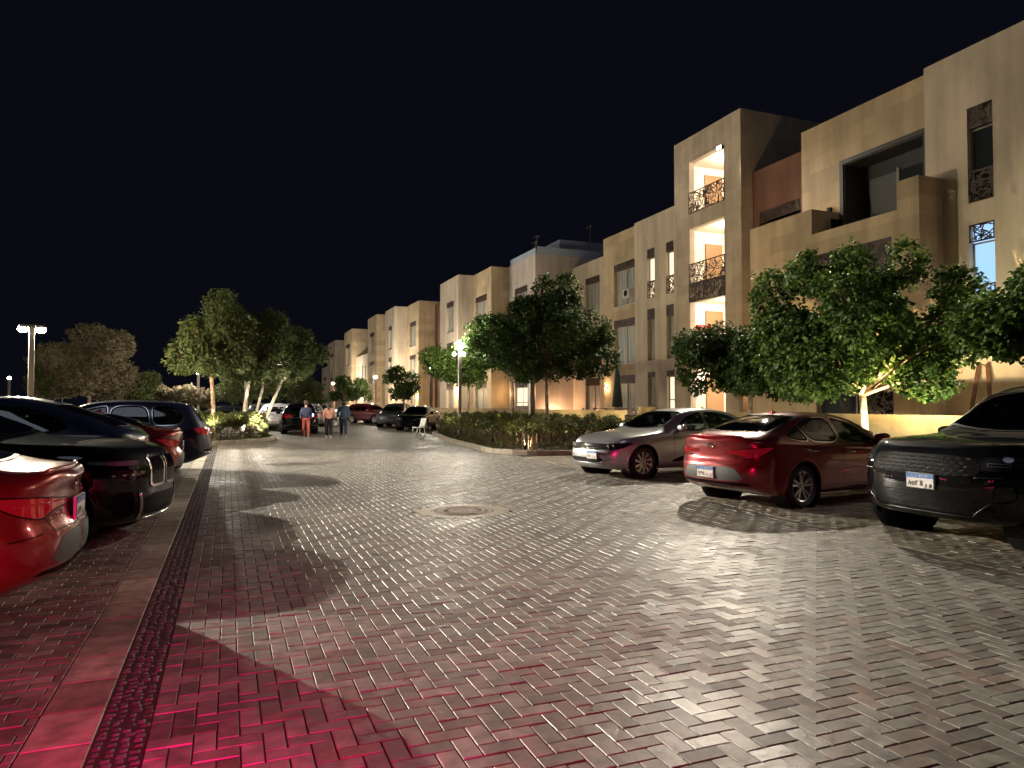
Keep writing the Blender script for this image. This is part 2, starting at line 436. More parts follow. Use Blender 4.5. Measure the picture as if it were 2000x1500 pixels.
# concrete strip and cobble band
M_strip = brick_var_mat('concrete strip', [(.27, .235, .18), (.25, .20, .15)], .6)
pavers('concrete_strip', [(-.85, y * .42, -.56, y * .42 + .42) for y in range(-2, 74)], M_strip, h=.001, bev=.005, gap=.003, tilt=.001)
cob = []
for j in range(-20, 560):
    for i in range(4):
        a, b = rng.uniform(-.009, .009, 2); q = rng.uniform(.036, .054, 2); o_ = .027 * (i % 2)
        cob.append((-.555 + i * .056 + max(a, 0 if i == 0 else a), j * .055 + o_ + b, -.555 + i * .056 + max(a, 0 if i == 0 else a) + q[0], j * .055 + o_ + b + q[1]))
pavers('cobble_band', cob, brick_var_mat('cobble', [(.085, .07, .075), (.08, .06, .06)], .6), h=.0, bev=.013, gap=.001, tilt=.035)
gut = [(road_right(y * .2) , y * .2, road_right(y * .2) + .15, y * .2 + .2) for y in range(5, 300)]
pavers('gutter_strip', gut, brick_var_mat('gutter', [(.12, .10, .085), (.12, .09, .075)], .4), h=-.001, tilt=.004)
# manhole with paver ring
mb = MB()
mb.lathe([(.0, .004), (.05, .004), (.06, .0), (.14, .0), (.15, .005), (.2, .005), (.21, 0), (.29, 0), (.3, .005), (.36, .005), (.37, -.004), (.40, -.004), (.405, .004), (.44, .004), (.45, -.01)], (MH[0], MH[1], .002), 48)
for k in range(24):
    a = k * math.pi / 12
    mb.bar((MH[0] + .22 * math.cos(a), MH[1] + .22 * math.sin(a), .004), (MH[0] + .285 * math.cos(a), MH[1] + .285 * math.sin(a), .004), .02, .006)
o = mb.build('manhole_cover', pm('cast iron', (.19, .155, .125), .55, metal=.1, noise=.3, nscale=20), None, True)
tag(o, 'round ribbed iron manhole cover set in the middle of the paved street', 'manhole cover')
v = []; f = []
for k in range(40):
    a0, a1 = 2 * math.pi * (k + .04) / 40, 2 * math.pi * (k + .96) / 40; b = len(v)
    for rr in (.455, .68):
        for a in (a0, a1): v.append((MH[0] + rr * math.cos(a), MH[1] + rr * math.sin(a), .0))
    f.append((b, b + 2, b + 3, b + 1))
tag(mesh_obj('paver_ring', v, f, pm('ring paver', (.30, .26, .2), .5, noise=.4, nscale=14)), kind='structure')
# a few dry leaves and grit lying on the road
v = []; f = []
for k in range(60):
    x, y, a, s_ = rng.uniform(-.2, 6), rng.uniform(2.6, 24), rng.uniform(0, 6.3), rng.uniform(.012, .03)
    b = len(v)
    for dx, dy, dz in ((-1, 0, .006), (0, -.5, .012), (1.1, 0, .007), (0, .5, .013)):
        v.append((x + s_ * (dx * math.cos(a) - dy * math.sin(a)), y + s_ * (dx * math.sin(a) + dy * math.cos(a)), dz))
    f.append((b, b + 1, b + 2, b + 3))
tag(mesh_obj('leaf_litter', v, f, pm('dry leaf', (.16, .07, .03), .8)), 'small dry leaves scattered over the paving', 'leaf litter', kind='stuff')

# ---------------------------------------------------------------- planters: kerb, soil
def round_poly(pts, rads, n=6):
    out = []
    for i, p in enumerate(pts):
        a = Vector(pts[i - 1]).to_2d(); b = Vector(p).to_2d(); c = Vector(pts[(i + 1) % len(pts)]).to_2d(); r = rads[i]
        if r <= 0: out.append(tuple(b)); continue
        d1 = (a - b).normalized(); d2 = (c - b).normalized()
        for k in range(n + 1):
            t = k / n; p0 = b + d1 * r; p2 = b + d2 * r
            out.append(tuple(p0 * (1 - t) ** 2 + b * 2 * t * (1 - t) + p2 * t * t))
    return out
def kerb(poly, wd=.15, h=.15, L=.5):
    P = [Vector((x, y)) for x, y in poly]; n = len(P); mb = MB()
    # resample closed outline
    seg = [(P[i], P[(i + 1) % n]) for i in range(n)]; tot = sum((b - a).length for a, b in seg)
    m = int(tot / L); pts = []; d = 0; acc = 0; si = 0
    for k in range(m):
        t = tot * k / m
        while acc + (seg[si][1] - seg[si][0]).length < t: acc += (seg[si][1] - seg[si][0]).length; si += 1
        a, b = seg[si]; pts.append(a + (b - a).normalized() * (t - acc))
    for k in range(m):
        a, b = pts[k], pts[(k + 1) % m]; d = (b - a).normalized(); nn = Vector((-d.y, d.x))
        a2 = a + d * .006; b2 = b - d * .006; j = rng.normal(0, .002)
        q = [a2, b2, b2 + nn * wd, a2 + nn * wd]
        v = [(p.x, p.y, -.01) for p in q] + [(p.x, p.y, h - .02 + j) for p in q] + [(p.x * .9 + (q[0] + q[2]).x * .05, p.y * .9 + (q[0] + q[2]).y * .05, h + j) for p in q]
        mb.add(v, [(0, 1, 5, 4), (1, 2, 6, 5), (2, 3, 7, 6), (3, 0, 4, 7), (4, 5, 9, 8), (5, 6, 10, 9), (6, 7, 11, 10), (7, 4, 8, 11), (8, 9, 10, 11)])
    tag(mb.build('kerb', M_concrete), kind='structure')
    inner = [(p.x, p.y, .09) for p in pts]
    v = []
    for k in range(m):
        a, b = pts[k - 1], pts[(k + 1) % m]; d = (b - a).normalized(); v.append((pts[k].x - d.y * .1, pts[k].y + d.x * .1, .09))
    tag(mesh_obj('planter_soil', v, [tuple(range(m))], M_soil), kind='structure')
PL_R = round_poly([(7.7, 20.6), (9.3, 19.4), (15.6, 18.9), (16.6, 19.5), (16.6, 36.5), (9.9, 36.5), (8.5, 28.5)], [1.2, .9, .5, .3, .3, 1.5, 2.0])
PL_L = round_poly([(-7.5, 29.6), (.15, 29.6), (2.0, 32.2), (2.0, 37.6), (-7.5, 37.6)], [.2, 1.2, 1.6, .6, .2])
PL_B = round_poly([(13.6, 3.0), (16.7, 3.0), (16.7, 18.0), (13.6, 18.0)], [.3, .2, .2, .3])
for p in (PL_R, PL_L, PL_B): kerb(p)

# ---------------------------------------------------------------- foliage
def leaf_mesh(name, centers, dirs, size, mat, parent=None, per=14, spread=.16, flat=.5, tone=(0, 1), elong=1.0, seed=0):
    """clusters of folded leaves; centers n x 3"""
    g = np.random.default_rng(seed)
    n = len(centers) * per
    c = np.repeat(centers, per, axis=0)
    off = g.normal(0, 1, (n, 3)); off /= np.linalg.norm(off, axis=1)[:, None]
    off *= spread * g.random((n, 1)) ** .5
    p = c + off
    out = off / (np.linalg.norm(off, axis=1)[:, None] + 1e-6) + np.repeat(dirs, per, axis=0) * .6 + np.array([0, 0, .25])
    out /= np.linalg.norm(out, axis=1)[:, None]
    nrm = g.normal(0, 1, (n, 3)) * flat + out * .7 + np.array([0, 0, .5]); nrm /= np.linalg.norm(nrm, axis=1)[:, None]
    ax = g.normal(0, 1, (n, 3)) + out; ax -= nrm * (ax * nrm).sum(1)[:, None]; ax /= np.linalg.norm(ax, axis=1)[:, None]
    sd = np.cross(nrm, ax)
    s = (size * g.uniform(.6, 1.25, n))[:, None]
    L = s * elong; W = s * .42
    V = np.zeros((n, 6, 3))
    V[:, 0] = p; V[:, 1] = p + ax * L * .45 + sd * W + nrm * s * .10; V[:, 2] = p + ax * L - nrm * s * .12
    V[:, 3] = p + ax * L * .45 - sd * W + nrm * s * .10; V[:, 4] = p + ax * L * .15 ; V[:, 5] = p + ax * L * .6
    F = np.array([(0, 1, 5, 4), (1, 2, 5, 5), (0, 4, 5, 3), (3, 5, 2, 2)])
    tri = np.array([(0, 1, 5), (1, 2, 5), (0, 5, 3), (3, 5, 2)])
    F = (tri[None] + (np.arange(n) * 6)[:, None, None]).reshape(-1)
    me = bpy.data.meshes.new(name)
    me.vertices.add(n * 6); me.vertices.foreach_set('co', V.reshape(-1))
    me.loops.add(n * 12); me.loops.foreach_set('vertex_index', F.astype(np.int32))
    me.polygons.add(n * 4); me.polygons.foreach_set('loop_start', (np.arange(n * 4) * 3).astype(np.int32))
    me.polygons.foreach_set('use_smooth', np.zeros(n * 4, dtype=bool))
    me.update(calc_edges=True)
    a = me.attributes.new('tone', 'FLOAT', 'FACE')
    ct = np.repeat(g.random(len(centers)), per) * .5 + g.random(n) * .5
    tn = tone[0] + (tone[1] - tone[0]) * ct
    a.data.foreach_set('value', np.repeat(tn, 4).astype(np.float32))
    me.materials.append(mat)
    return link(bpy.data.objects.new(name, me), parent)

def tree(loc, blobs, nclust, leaf, mat, label, trunk=None, group=None, seed=0, per=14, spread=.17, elong=1., tr=.09, name='tree', tone=(0, 1), stems=1, barkm=None):
    """blobs: list of (x,y,z,rx,ry,rz) relative to loc"""
    g = np.random.default_rng(seed); rd = random.Random(seed)
    root = empty(name, loc, label=label, cat='tree', group=group)
    vol = np.array([b[3] * b[4] * b[5] for b in blobs]) ** (2 / 3); pr = vol / vol.sum()
    idx = g.choice(len(blobs), nclust, p=pr)
    bl = np.array(blobs)
    d = g.normal(0, 1, (nclust, 3)); d /= np.linalg.norm(d, axis=1)[:, None]
    rad = .45 + .55 * g.random(nclust) ** .45 + g.normal(0, .05, nclust)
    cen = bl[idx, :3] + d * bl[idx, 3:] * rad[:, None]
    # drop the lowest fringe now and then to leave gaps
    leaf_mesh('crown', cen, d, leaf, mat, root, per, spread, seed=seed + 1, elong=elong, tone=tone)
    mb = MB()
    top = Vector(max(blobs, key=lambda b: b[2])[:3])
    cz = min(b[2] - b[5] * .5 for b in blobs)
    for st in range(stems):
        a = rd.uniform(0, 6.28)
        base = Vector((0, 0, -.05)) + (Vector((math.cos(a), math.sin(a), 0)) * .25 if stems > 1 else Vector((0, 0, 0)))
        lean = Vector((rd.uniform(-.18, .18), rd.uniform(-.18, .18), 0)) + (trunk if trunk and stems == 1 else Vector((0, 0, 0)))
        fork = Vector((0, 0, cz)) + lean
        mid = (base + fork) / 2 + Vector((rd.uniform(-.06, .06), rd.uniform(-.06, .06), 0))
        mb.tube([base, base * .7 + mid * .3 + Vector((.01, 0, 0)), mid, fork], [tr * 1.35, tr, tr * .88, tr * .8], 9)
        for b in blobs:
            if stems > 1 and rd.random() < .4: continue
            e = Vector(b[:3]); m1 = fork * .6 + e * .4 + Vector((rd.uniform(-.15, .15), rd.uniform(-.15, .15), .1))
            mb.tube([fork - Vector((0, 0, .05)), m1, e], [tr * .62, tr * .42, tr * .25], 6)
            for q in range(5):
                t = Vector((rd.gauss(0, 1), rd.gauss(0, 1), rd.gauss(0, 1) + .3)).normalized()
                tip = e + Vector((t.x * b[3], t.y * b[4], t.z * b[5])) * .85
                mb.tube([m1 * .4 + e * .6, (e + tip) / 2 + Vector((0, 0, .08)), tip], [tr * .26, tr * .16, tr * .06], 5, cap=False)
    mb.build('trunk', barkm or M_bark, root, True)
    return root

def hedge(poly_fn, x0, x1, y0, y1, h, n, mat, label, seed, leaf=.06, per=12):
    """hedge filling the region where poly_fn is true"""
    g = np.random.default_rng(seed); pts = []
    while len(pts) < n:
        x, y = g.uniform(x0, x1), g.uniform(y0, y1)
        if not poly_fn(x, y): continue
        hh = h * (.88 + .14 * math.sin(x * 3.1 + y * 1.7) + .10 * math.sin(x * 7.3 - y * 4.1))
        edge = not (poly_fn(x + .22, y) and poly_fn(x - .22, y) and poly_fn(x, y + .22) and poly_fn(x, y - .22))
        z = -.02 + (hh + .02) * g.random() ** 1.35 if edge else hh * g.uniform(.82, 1.0)
        if edge and z > hh * .8 and g.random() < .3: continue
        pts.append((x, y, z + .08))
    cen = np.array(pts)
    root = empty('hedge', (0, 0, 0), label=label, cat='hedge')
    leaf_mesh('foliage', cen, np.tile([0, 0, .4], (len(cen), 1)), leaf, mat, root, per, .11, seed=seed + 3, elong=1.4)
    mb = MB(); rd = random.Random(seed)
    for p in pts[::22]:
        a = Vector((p[0] + rd.uniform(-.1, .1), p[1] + rd.uniform(-.1, .1), .08)); b = Vector((p[0], p[1], max(p[2], .35)))
        mb.tube([a, (a + b) / 2 + Vector((rd.uniform(-.05, .05), rd.uniform(-.05, .05), 0)), b], [.012, .009, .005], 4, cap=False)
    tag(mb.build('twigs', pm('twig bark', (.10, .06, .035), .9), root, True), kind='stuff')
    return root
def in_poly(poly, shrink=.32):
    P = [Vector(p) for p in poly]; c = sum(P, Vector((0, 0))) / len(P)
    Q = []
    for i, p in enumerate(P):
        d = (P[(i + 1) % len(P)] - P[i - 1]).normalized(); Q.append(p + Vector((-d.y, d.x)) * shrink)
    def fn(x, y):
        k = False; j = len(Q) - 1
        for i in range(len(Q)):
            a, b = Q[i], Q[j]
            if (a.y > y) != (b.y > y) and x < (b.x - a.x) * (y - a.y) / (b.y - a.y) + a.x: k = not k
            j = i
        return k
    return fn
fnR = in_poly(PL_R, .30); fnL = in_poly(PL_L, .30); fnB = in_poly(PL_B, .4)
hedge(lambda x, y: fnR(x, y) and x < 13.8, 7.5, 14, 19, 37, .98, 7000, LEAF_H, 'long clipped hedge under the dark trees, running back from beside the silver sedan', 11)
hedge(fnL, -7.5, 2.2, 29, 38, 1.02, 5200, LEAF_H, 'square clipped hedge under the tall trees, beyond the navy blue estate', 12, leaf=.07)

def blob_crown(cx, cy, cz, rx, rz, n, seed, ry=None):
    g = random.Random(seed); out = []
    ry = ry or rx
    for k in range(n):
        a = g.uniform(0, 6.28); r = g.uniform(.35, .82) ** .8; h = g.uniform(-.65, .8)
        q = math.sqrt(max(.1, 1 - h * h))
        s = g.uniform(.27, .44)
        out.append((cx + rx * r * q * math.cos(a), cy + ry * r * q * math.sin(a), cz + rz * h * .85, rx * s, ry * s, rz * s))
    out.append((cx, cy, cz, rx * .6, ry * .6, rz * .65))
    return out
GR = 'street trees in front of the apartment buildings'
# right row, nearest first
tree((14.7, 7.9, .09), blob_crown(0, .2, 2.95, 1.9, 1.25, 11, 3), 1700, .125, LEAF_G, 'tree at the right edge of the photo, above the black off-roader', seed=31, tone=(.1, .95), group=GR)
tb = blob_crown(0, 0, 3.15, 2.35, 1.75, 15, 8, 2.1) + [(-.9, .9, 4.75, .5, .5, .55), (.7, -.6, 4.85, .55, .5, .6), (-.2, .1, 4.9, .5, .5, .5), (1.6, -1.3, 4.2, .6, .6, .6), (.4, -2.3, 3.2, .7, .6, .8), (-.3, -1.9, 2.0, .6, .6, .5), (-1.1, 1.9, 4.2, .6, .6, .9), (-.2, 2.3, 3.2, .9, .9, .9), (0, 2.1, 2.3, .8, .8, .7)]
tree((14.5, 13.0, .09), tb, 3700, .125, LEAF_G, 'big leafy tree behind the red sedan, its right half brightly lit from the wall lamp', seed=32, tone=(.1, 1), tr=.1, group=GR)
ta = blob_crown(0, .3, 2.85, 2.3, 1.35, 14, 12) + [(.8, -1.2, 2.2, .8, .8, .7), (-.9, 1.0, 2.6, .8, .8, .8), (1, -1.8, 3.3, .7, .7, .7)]
tree((14.5, 17.0, .09), ta, 2500, .11, LEAF_G, 'dark round tree behind the silver sedan, in front of the stair tower', seed=33, tone=(0, .7), group=GR)
t1 = blob_crown(0, 0, 3.9, 2.15, 1.75, 15, 21) + [(.5, -.8, 5.7, .55, .55, .7), (-.2, -.2, 5.9, .45, .45, .55), (1.5, -1.0, 4.2, .8, .8, .8), (1.5, -1.6, 3.1, .7, .7, .6)]
tree((11.4, 24.9, .09), t1, 2700, .115, LEAF_G, 'tallest dark tree over the hedge, before the pale corner wall with the roof screens', seed=34, tone=(0, .62), group=GR, tr=.085)
tree((11.6, 29.1, .09), blob_crown(0, .4, 4.0, 2.3, 1.6, 14, 22), 2200, .115, LEAF_G, 'dark tree over the hedge, directly left of the tallest one and overlapping its crown', seed=35, tone=(0, .6), group=GR, tr=.08)
tree((10.9, 33.3, .09), blob_crown(-.1, .2, 3.5, 2.0, 1.6, 13, 23), 1700, .11, LEAF_G, 'green tree around the lit triple street lamp over the far end of the hedge', seed=36, tone=(.2, 1), group=GR, tr=.08)
far1 = tree((11.9, 50.5, .0), blob_crown(0, 0, 3.0, 1.55, 1.35, 9, 24), 520, .14, LEAF_G, 'small dark tree behind the dark parked cars, left of the triple street lamp', seed=37, tone=(0, .8), group=GR, per=12)
dup(far1, (12.6, 76, 0), 2.0, label='small tree just right of the second nearest street lamp down the street', group=GR)
dup(far1, (10.6, 70, 0), 1.0, label='small tree between two distant street lamps, above the white parked sedan', group=GR)
tree((8.9, 86, 0), blob_crown(0, 0, 3.0, 2.3, 1.6, 9, 25), 500, .16, LEAF_O, 'last visible tree at the end of the street, left of the farthest post', seed=38, per=12, group=GR)
# left planter: tall trees with leaning pale trunks
GL = 'tall trees over the square hedge'
tree((-.55, 31.6, .09), blob_crown(.45, 0, 4.1, 1.7, 1.85, 15, 41) + [(.3, 0, 5.5, .7, .7, .7), (-1.1, 0, 3.4, .7, .7, .7)], 2400, .10, LEAF_O, 'tallest tree of the square hedge, with a forked pinkish trunk', seed=41, elong=1.5, tr=.09, group=GL, tone=(.1, .9), barkm=pm('pink bark', (.40, .25, .17), .85, noise=.4, nscale=9, bump=.7))
M_palebark = pm('pale bark', (.55, .49, .40), .8, noise=.3, nscale=8, bump=.5)
tree((.55, 33.2, .09), blob_crown(.6, 0, 4.0, 1.9, 1.7, 12, 42), 1900, .10, LEAF_O, 'tree of the square hedge with the leftmost leaning white trunk', seed=42, elong=1.5, tr=.09, trunk=Vector((.55, 0, 0)), group=GL, tone=(0, .75), barkm=M_palebark)
tree((1.0, 35.6, .09), blob_crown(.9, .3, 3.9, 1.9, 1.6, 12, 43), 1900, .10, LEAF_O, 'tree of the square hedge with the middle leaning white trunk', seed=43, elong=1.5, tr=.075, trunk=Vector((.6, 0, 0)), group=GL, tone=(0, .6), barkm=M_palebark)
tree((1.35, 34.4, .09), blob_crown(1.3, .2, 3.6, 1.9, 1.5, 12, 44), 1900, .10, LEAF_O, 'tree of the square hedge with the most steeply leaning white trunk', seed=44, elong=1.5, tr=.085, trunk=Vector((.95, 0, 0)), group=GL, tone=(0, .7), barkm=M_palebark)
# far left trees
tree((-7.8, 49.5, 0), blob_crown(-.2, 0, 3.7, 2.9, 2.3, 20, 58) + [(0, 0, 5.6, 1.3, 1.3, .8), (-.2, 0, 3.9, 1.9, 1.9, 1.6)], 3600, .12, LEAF_B, 'broad brownish tree to the right of the twin-head lamp, beyond the parked cars', seed=51, elong=1.4, tr=.12, group='trees of the far car park')
tree((-10.4, 49.4, 0), blob_crown(0, 0, 2.9, 1.0, 1.0, 8, 52), 260, .16, LEAF_O, 'small bushy tree peeping out behind the post of the twin-head lamp', seed=52, group='trees of the far car park')
tree((-5.6, 51.9, 0), blob_crown(0, 0, 2.7, 1.6, 1.3, 9, 53), 520, .15, LEAF_O, 'lower tree adjoining the broad brownish tree, above the roof of the blue coupe', seed=53, group='trees of the far car park')
tree((-4.3, 62, 0), blob_crown(0, 0, 2.2, 1.2, 1.0, 8, 54), 300, .16, LEAF_B, 'small yellowish bush tree above the navy estate, the one farther from the tall trees', seed=54, group='trees of the far car park')
tree((-2.7, 62, 0), blob_crown(0, 0, 2.3, 1.6, 1.2, 8, 55), 420, .16, LEAF_B, 'small yellowish bush tree above the navy estate, next to the tall trees', seed=55, group='trees of the far car park')
tree((1.6, 58, 0), blob_crown(0, 0, 3.2, 3.0, 1.7, 12, 56), 800, .16, LEAF_O, 'lit yellow-green tree seen between the tall trees and the black estate in the street', seed=56, tone=(.4, 1), group='trees of the far car park')
tree((5.6, 66, 0), blob_crown(0, 0, 3.0, 2.2, 1.6, 10, 57), 600, .16, LEAF_O, 'dim tree rising behind the grey car roof, above the walkers', seed=57, tone=(0, .5), group='trees of the far car park')
# ================================================================ CARS
def pchip(xs, ys):
    xs = np.array(xs, float); ys = np.array(ys, float); h = np.diff(xs); d = np.diff(ys) / h; n = len(xs); m = np.zeros(n)
    if n > 2:
        for i in range(1, n - 1):
            if d[i - 1] * d[i] > 0:
                w1, w2 = 2 * h[i] + h[i - 1], h[i] + 2 * h[i - 1]; m[i] = (w1 + w2) / (w1 / d[i - 1] + w2 / d[i])
    m[0] = d[0]; m[-1] = d[-1]
    def f(x):
        x = min(max(x, xs[0]), xs[-1]); i = min(max(int(np.searchsorted(xs, x)) - 1, 0), n - 2); t = (x - xs[i]) / h[i]
        return ((2*t**3 - 3*t*t + 1) * ys[i] + (t**3 - 2*t*t + t) * h[i] * m[i] + (-2*t**3 + 3*t*t) * ys[i+1] + (t**3 - t*t) * h[i] * m[i+1])
    return f
def fn(pts): return pchip([p[0] for p in pts], [p[1] for p in pts])

def crsec(P, n):
    """chord-length Catmull-Rom through section points, n samples"""
    P = np.array(P); d = np.sqrt(np.linalg.norm(np.diff(P, axis=0), axis=1)) + 1e-6; t = np.concatenate([[0], np.cumsum(d)])
    Q = np.vstack([2 * P[0] - P[1], P, 2 * P[-1] - P[-2]]); Q[0] = [-P[1][0], P[1][1]]; Q[-1] = [-P[-2][0], P[-2][1]]
    T = np.concatenate([[-d[0]], t, [t[-1] + d[-1]]]); out = []
    for u in np.linspace(0, t[-1], n):
        i = min(max(int(np.searchsorted(t, u, 'right')) - 1, 0), len(P) - 2)
        p0, p1, p2, p3 = Q[i:i+4]; t0, t1, t2, t3 = T[i:i+4]
        a1 = (t1-u)/(t1-t0)*p0 + (u-t0)/(t1-t0)*p1; a2 = (t2-u)/(t2-t1)*p1 + (u-t1)/(t2-t1)*p2; a3 = (t3-u)/(t3-t2)*p2 + (u-t2)/(t3-t2)*p3
        b1 = (t2-u)/(t2-t0)*a1 + (u-t0)/(t2-t0)*a2; b2 = (t3-u)/(t3-t1)*a2 + (u-t1)/(t3-t1)*a3
        out.append((t2-u)/(t2-t1)*b1 + (u-t1)/(t2-t1)*b2)
    return np.array(out)

SPECS = {}
SPECS['passat'] = dict(L=4.78, W=1.83, wb=2.79, fo=.90, R=.335, wr=.215,
  zc=[(0, .70), (.06, .78), (.25, .86), (.7, .93), (1.25, .985), (1.42, 1.02), (1.75, 1.20), (2.15, 1.395), (2.55, 1.465), (3.0, 1.475), (3.5, 1.43), (3.95, 1.30), (4.3, 1.15), (4.6, 1.12), (4.78, 1.03)],
  belt=[(0, .62), (.15, .74), (.5, .83), (1.2, .925), (2.6, .965), (3.9, 1.0), (4.5, 1.02), (4.78, .95)],
  rail=[(0, .70), (.3, .80), (1.2, .83), (1.5, .80), (2.1, .67), (2.6, .635), (3.4, .64), (4.0, .70), (4.4, .80), (4.78, .78)],
  zb=[(0, .22), (.5, .19), (4.1, .19), (4.78, .30)], ff=[(.2, -.10), (.32, -.01), (.5, 0), (.62, -.03), (.75, -.10), (1.1, -.16)], fr=[(.2, -.12), (.36, -.01), (.55, 0), (.75, -.04), (.95, -.04), (1.1, -.01)], ef=.85, er=.6)
SPECS['elantra'] = dict(L=4.62, W=1.80, wb=2.70, fo=.85, R=.325, wr=.215,
  zc=[(0, .68), (.06, .76), (.25, .84), (.7, .90), (1.15, .96), (1.32, .99), (1.65, 1.17), (2.05, 1.345), (2.5, 1.425), (2.9, 1.43), (3.35, 1.375), (3.75, 1.265), (4.1, 1.135), (4.3, 1.09), (4.52, 1.075), (4.62, 1.01)],
  belt=[(0, .60), (.15, .70), (.5, .80), (1.2, .90), (2.6, .945), (3.6, .985), (4.2, 1.0), (4.5, .985), (4.62, .92)],
  rail=[(0, .70), (.3, .80), (1.1, .83), (1.4, .80), (2.0, .67), (2.5, .635), (3.2, .62), (3.8, .67), (4.15, .78), (4.62, .76)],
  zb=[(0, .22), (.5, .18), (4.0, .19), (4.62, .34)], ff=[(.2, -.10), (.32, -.01), (.5, 0), (.7, -.06), (1.1, -.16)], fr=[(.2, -.16), (.40, -.02), (.52, 0), (.66, -.015), (.74, -.055), (.9, -.06), (1.0, -.02), (1.08, .015)], ef=.85, er=.62)
SPECS['suv'] = dict(L=4.80, W=1.99, wb=2.87, fo=.86, R=.375, wr=.25,
  zc=[(0, .99), (.04, 1.07), (.2, 1.13), (.7, 1.17), (1.2, 1.19), (1.4, 1.21), (1.75, 1.42), (2.2, 1.70), (2.6, 1.81), (3.2, 1.82), (3.9, 1.78), (4.3, 1.70), (4.55, 1.45), (4.7, 1.15), (4.8, 1.02)],
  belt=[(0, .86), (.15, .95), (.5, 1.02), (1.2, 1.07), (2.6, 1.10), (3.9, 1.13), (4.5, 1.12), (4.8, .98)],
  rail=[(0, .72), (.3, .82), (1.2, .86), (1.5, .83), (2.1, .72), (2.6, .69), (3.8, .67), (4.3, .68), (4.8, .76)],
  zb=[(0, .30), (.5, .27), (4.1, .27), (4.8, .42)], ff=[(.25, -.14), (.45, -.02), (.65, 0), (.85, -.01), (1.0, -.04), (1.2, -.09)], fr=[(.3, -.12), (.5, 0), (.75, -.02), (1.0, -.05), (1.2, -.07)], ef=.62, er=.55)
SPECS['limo'] = dict(L=5.1, W=1.95, wb=3.05, fo=.86, R=.37, wr=.245,
  zc=[(0, .90), (.05, 1.0), (.2, 1.06), (.7, 1.12), (1.4, 1.16), (1.6, 1.19), (2.0, 1.38), (2.4, 1.53), (2.8, 1.59), (3.4, 1.59), (4.0, 1.48), (4.5, 1.24), (4.8, 1.12), (5.1, 1.0)],
  belt=[(0, .84), (.15, .93), (.5, .99), (1.4, 1.04), (2.8, 1.07), (4.2, 1.08), (4.8, 1.03), (5.1, .9)],
  rail=[(0, .72), (.3, .82), (1.3, .85), (1.7, .8), (2.3, .68), (2.8, .65), (3.6, .65), (4.4, .74), (5.1, .78)],
  zb=[(0, .22), (.5, .2), (4.3, .2), (5.1, .32)], ff=[(.2, -.10), (.35, -.02), (.5, 0), (.8, 0), (.95, -.04), (1.1, -.10)], fr=[(.2, -.12), (.4, 0), (.8, -.03), (1.1, -.05)], ef=1.0, er=.6)
SPECS['coupe'] = dict(L=4.88, W=2.0, wb=2.9, fo=.88, R=.38, wr=.25,
  zc=[(0, .90), (.06, 1.0), (.3, 1.06), (.9, 1.11), (1.4, 1.15), (1.8, 1.36), (2.2, 1.56), (2.6, 1.66), (3.1, 1.67), (3.6, 1.59), (4.1, 1.42), (4.5, 1.24), (4.72, 1.17), (4.88, 1.07)],
  belt=[(0, .82), (.15, .92), (.5, .99), (1.3, 1.04), (2.8, 1.09), (3.9, 1.13), (4.6, 1.12), (4.88, 1.0)],
  rail=[(0, .72), (.3, .82), (1.2, .85), (1.5, .82), (2.1, .70), (2.6, .67), (3.5, .64), (4.3, .72), (4.88, .76)],
  zb=[(0, .28), (.5, .25), (4.2, .25), (4.88, .42)], ff=[(.25, -.12), (.45, -.01), (.7, 0), (1.0, -.08)], fr=[(.3, -.14), (.55, 0), (.8, -.04), (1.0, -.06), (1.2, -.03)], ef=.7, er=.6)
SPECS['estate'] = dict(L=4.70, W=1.88, wb=2.75, fo=.9, R=.36, wr=.23,
  zc=[(0, .80), (.06, .90), (.3, .97), (.9, 1.03), (1.2, 1.07), (1.6, 1.30), (2.0, 1.52), (2.4, 1.62), (3.0, 1.65), (3.8, 1.62), (4.2, 1.55), (4.42, 1.36), (4.6, 1.12), (4.7, 1.0)],
  belt=[(0, .74), (.15, .84), (.5, .92), (1.2, .98), (2.6, 1.02), (3.9, 1.06), (4.5, 1.05), (4.7, .95)],
  rail=[(0, .72), (.3, .82), (1.1, .85), (1.4, .82), (1.9, .72), (2.4, .68), (3.8, .66), (4.2, .67), (4.7, .76)],
  zb=[(0, .26), (.5, .23), (4.1, .23), (4.7, .38)], ff=[(.2, -.12), (.4, -.01), (.6, 0), (.95, -.10)], fr=[(.3, -.12), (.5, 0), (.8, -.03), (1.1, -.05)], ef=.65, er=.5)

def in2d(P, x, y):
    k = False; j = len(P) - 1
    for i in range(len(P)):
        if (P[i][1] > y) != (P[j][1] > y) and x < (P[j][0] - P[i][0]) * (y - P[i][1]) / (P[j][1] - P[i][1]) + P[i][0]: k = not k
        j = i
    return k
def offs2d(P, d):
    """inset (d>0) of a closed outline"""
    n = len(P); ar = sum(P[i][0] * P[(i+1) % n][1] - P[(i+1) % n][0] * P[i][1] for i in range(n)); sg = 1 if ar > 0 else -1; out = []
    for i in range(n):
        a, b, c = Vector(P[i-1]), Vector(P[i]), Vector(P[(i+1) % n])
        d1 = (b - a).normalized(); d2 = (c - b).normalized(); n1 = Vector((-d1.y, d1.x)) * sg; n2 = Vector((-d2.y, d2.x)) * sg
        m = (n1 + n2); m = m.normalized() if m.length > 1e-3 else n1
        k = d / max(.45, m.dot(n1)); out.append(tuple(b + m * k))
    return out
def smooth2d(P, it=1):
    for _ in range(it):
        Q = []
        for i in range(len(P)):
            a, b = Vector(P[i]), Vector(P[(i+1) % len(P)]); Q += [tuple(a * .82 + b * .18), tuple(a * .18 + b * .82)]
        P = Q
    return P

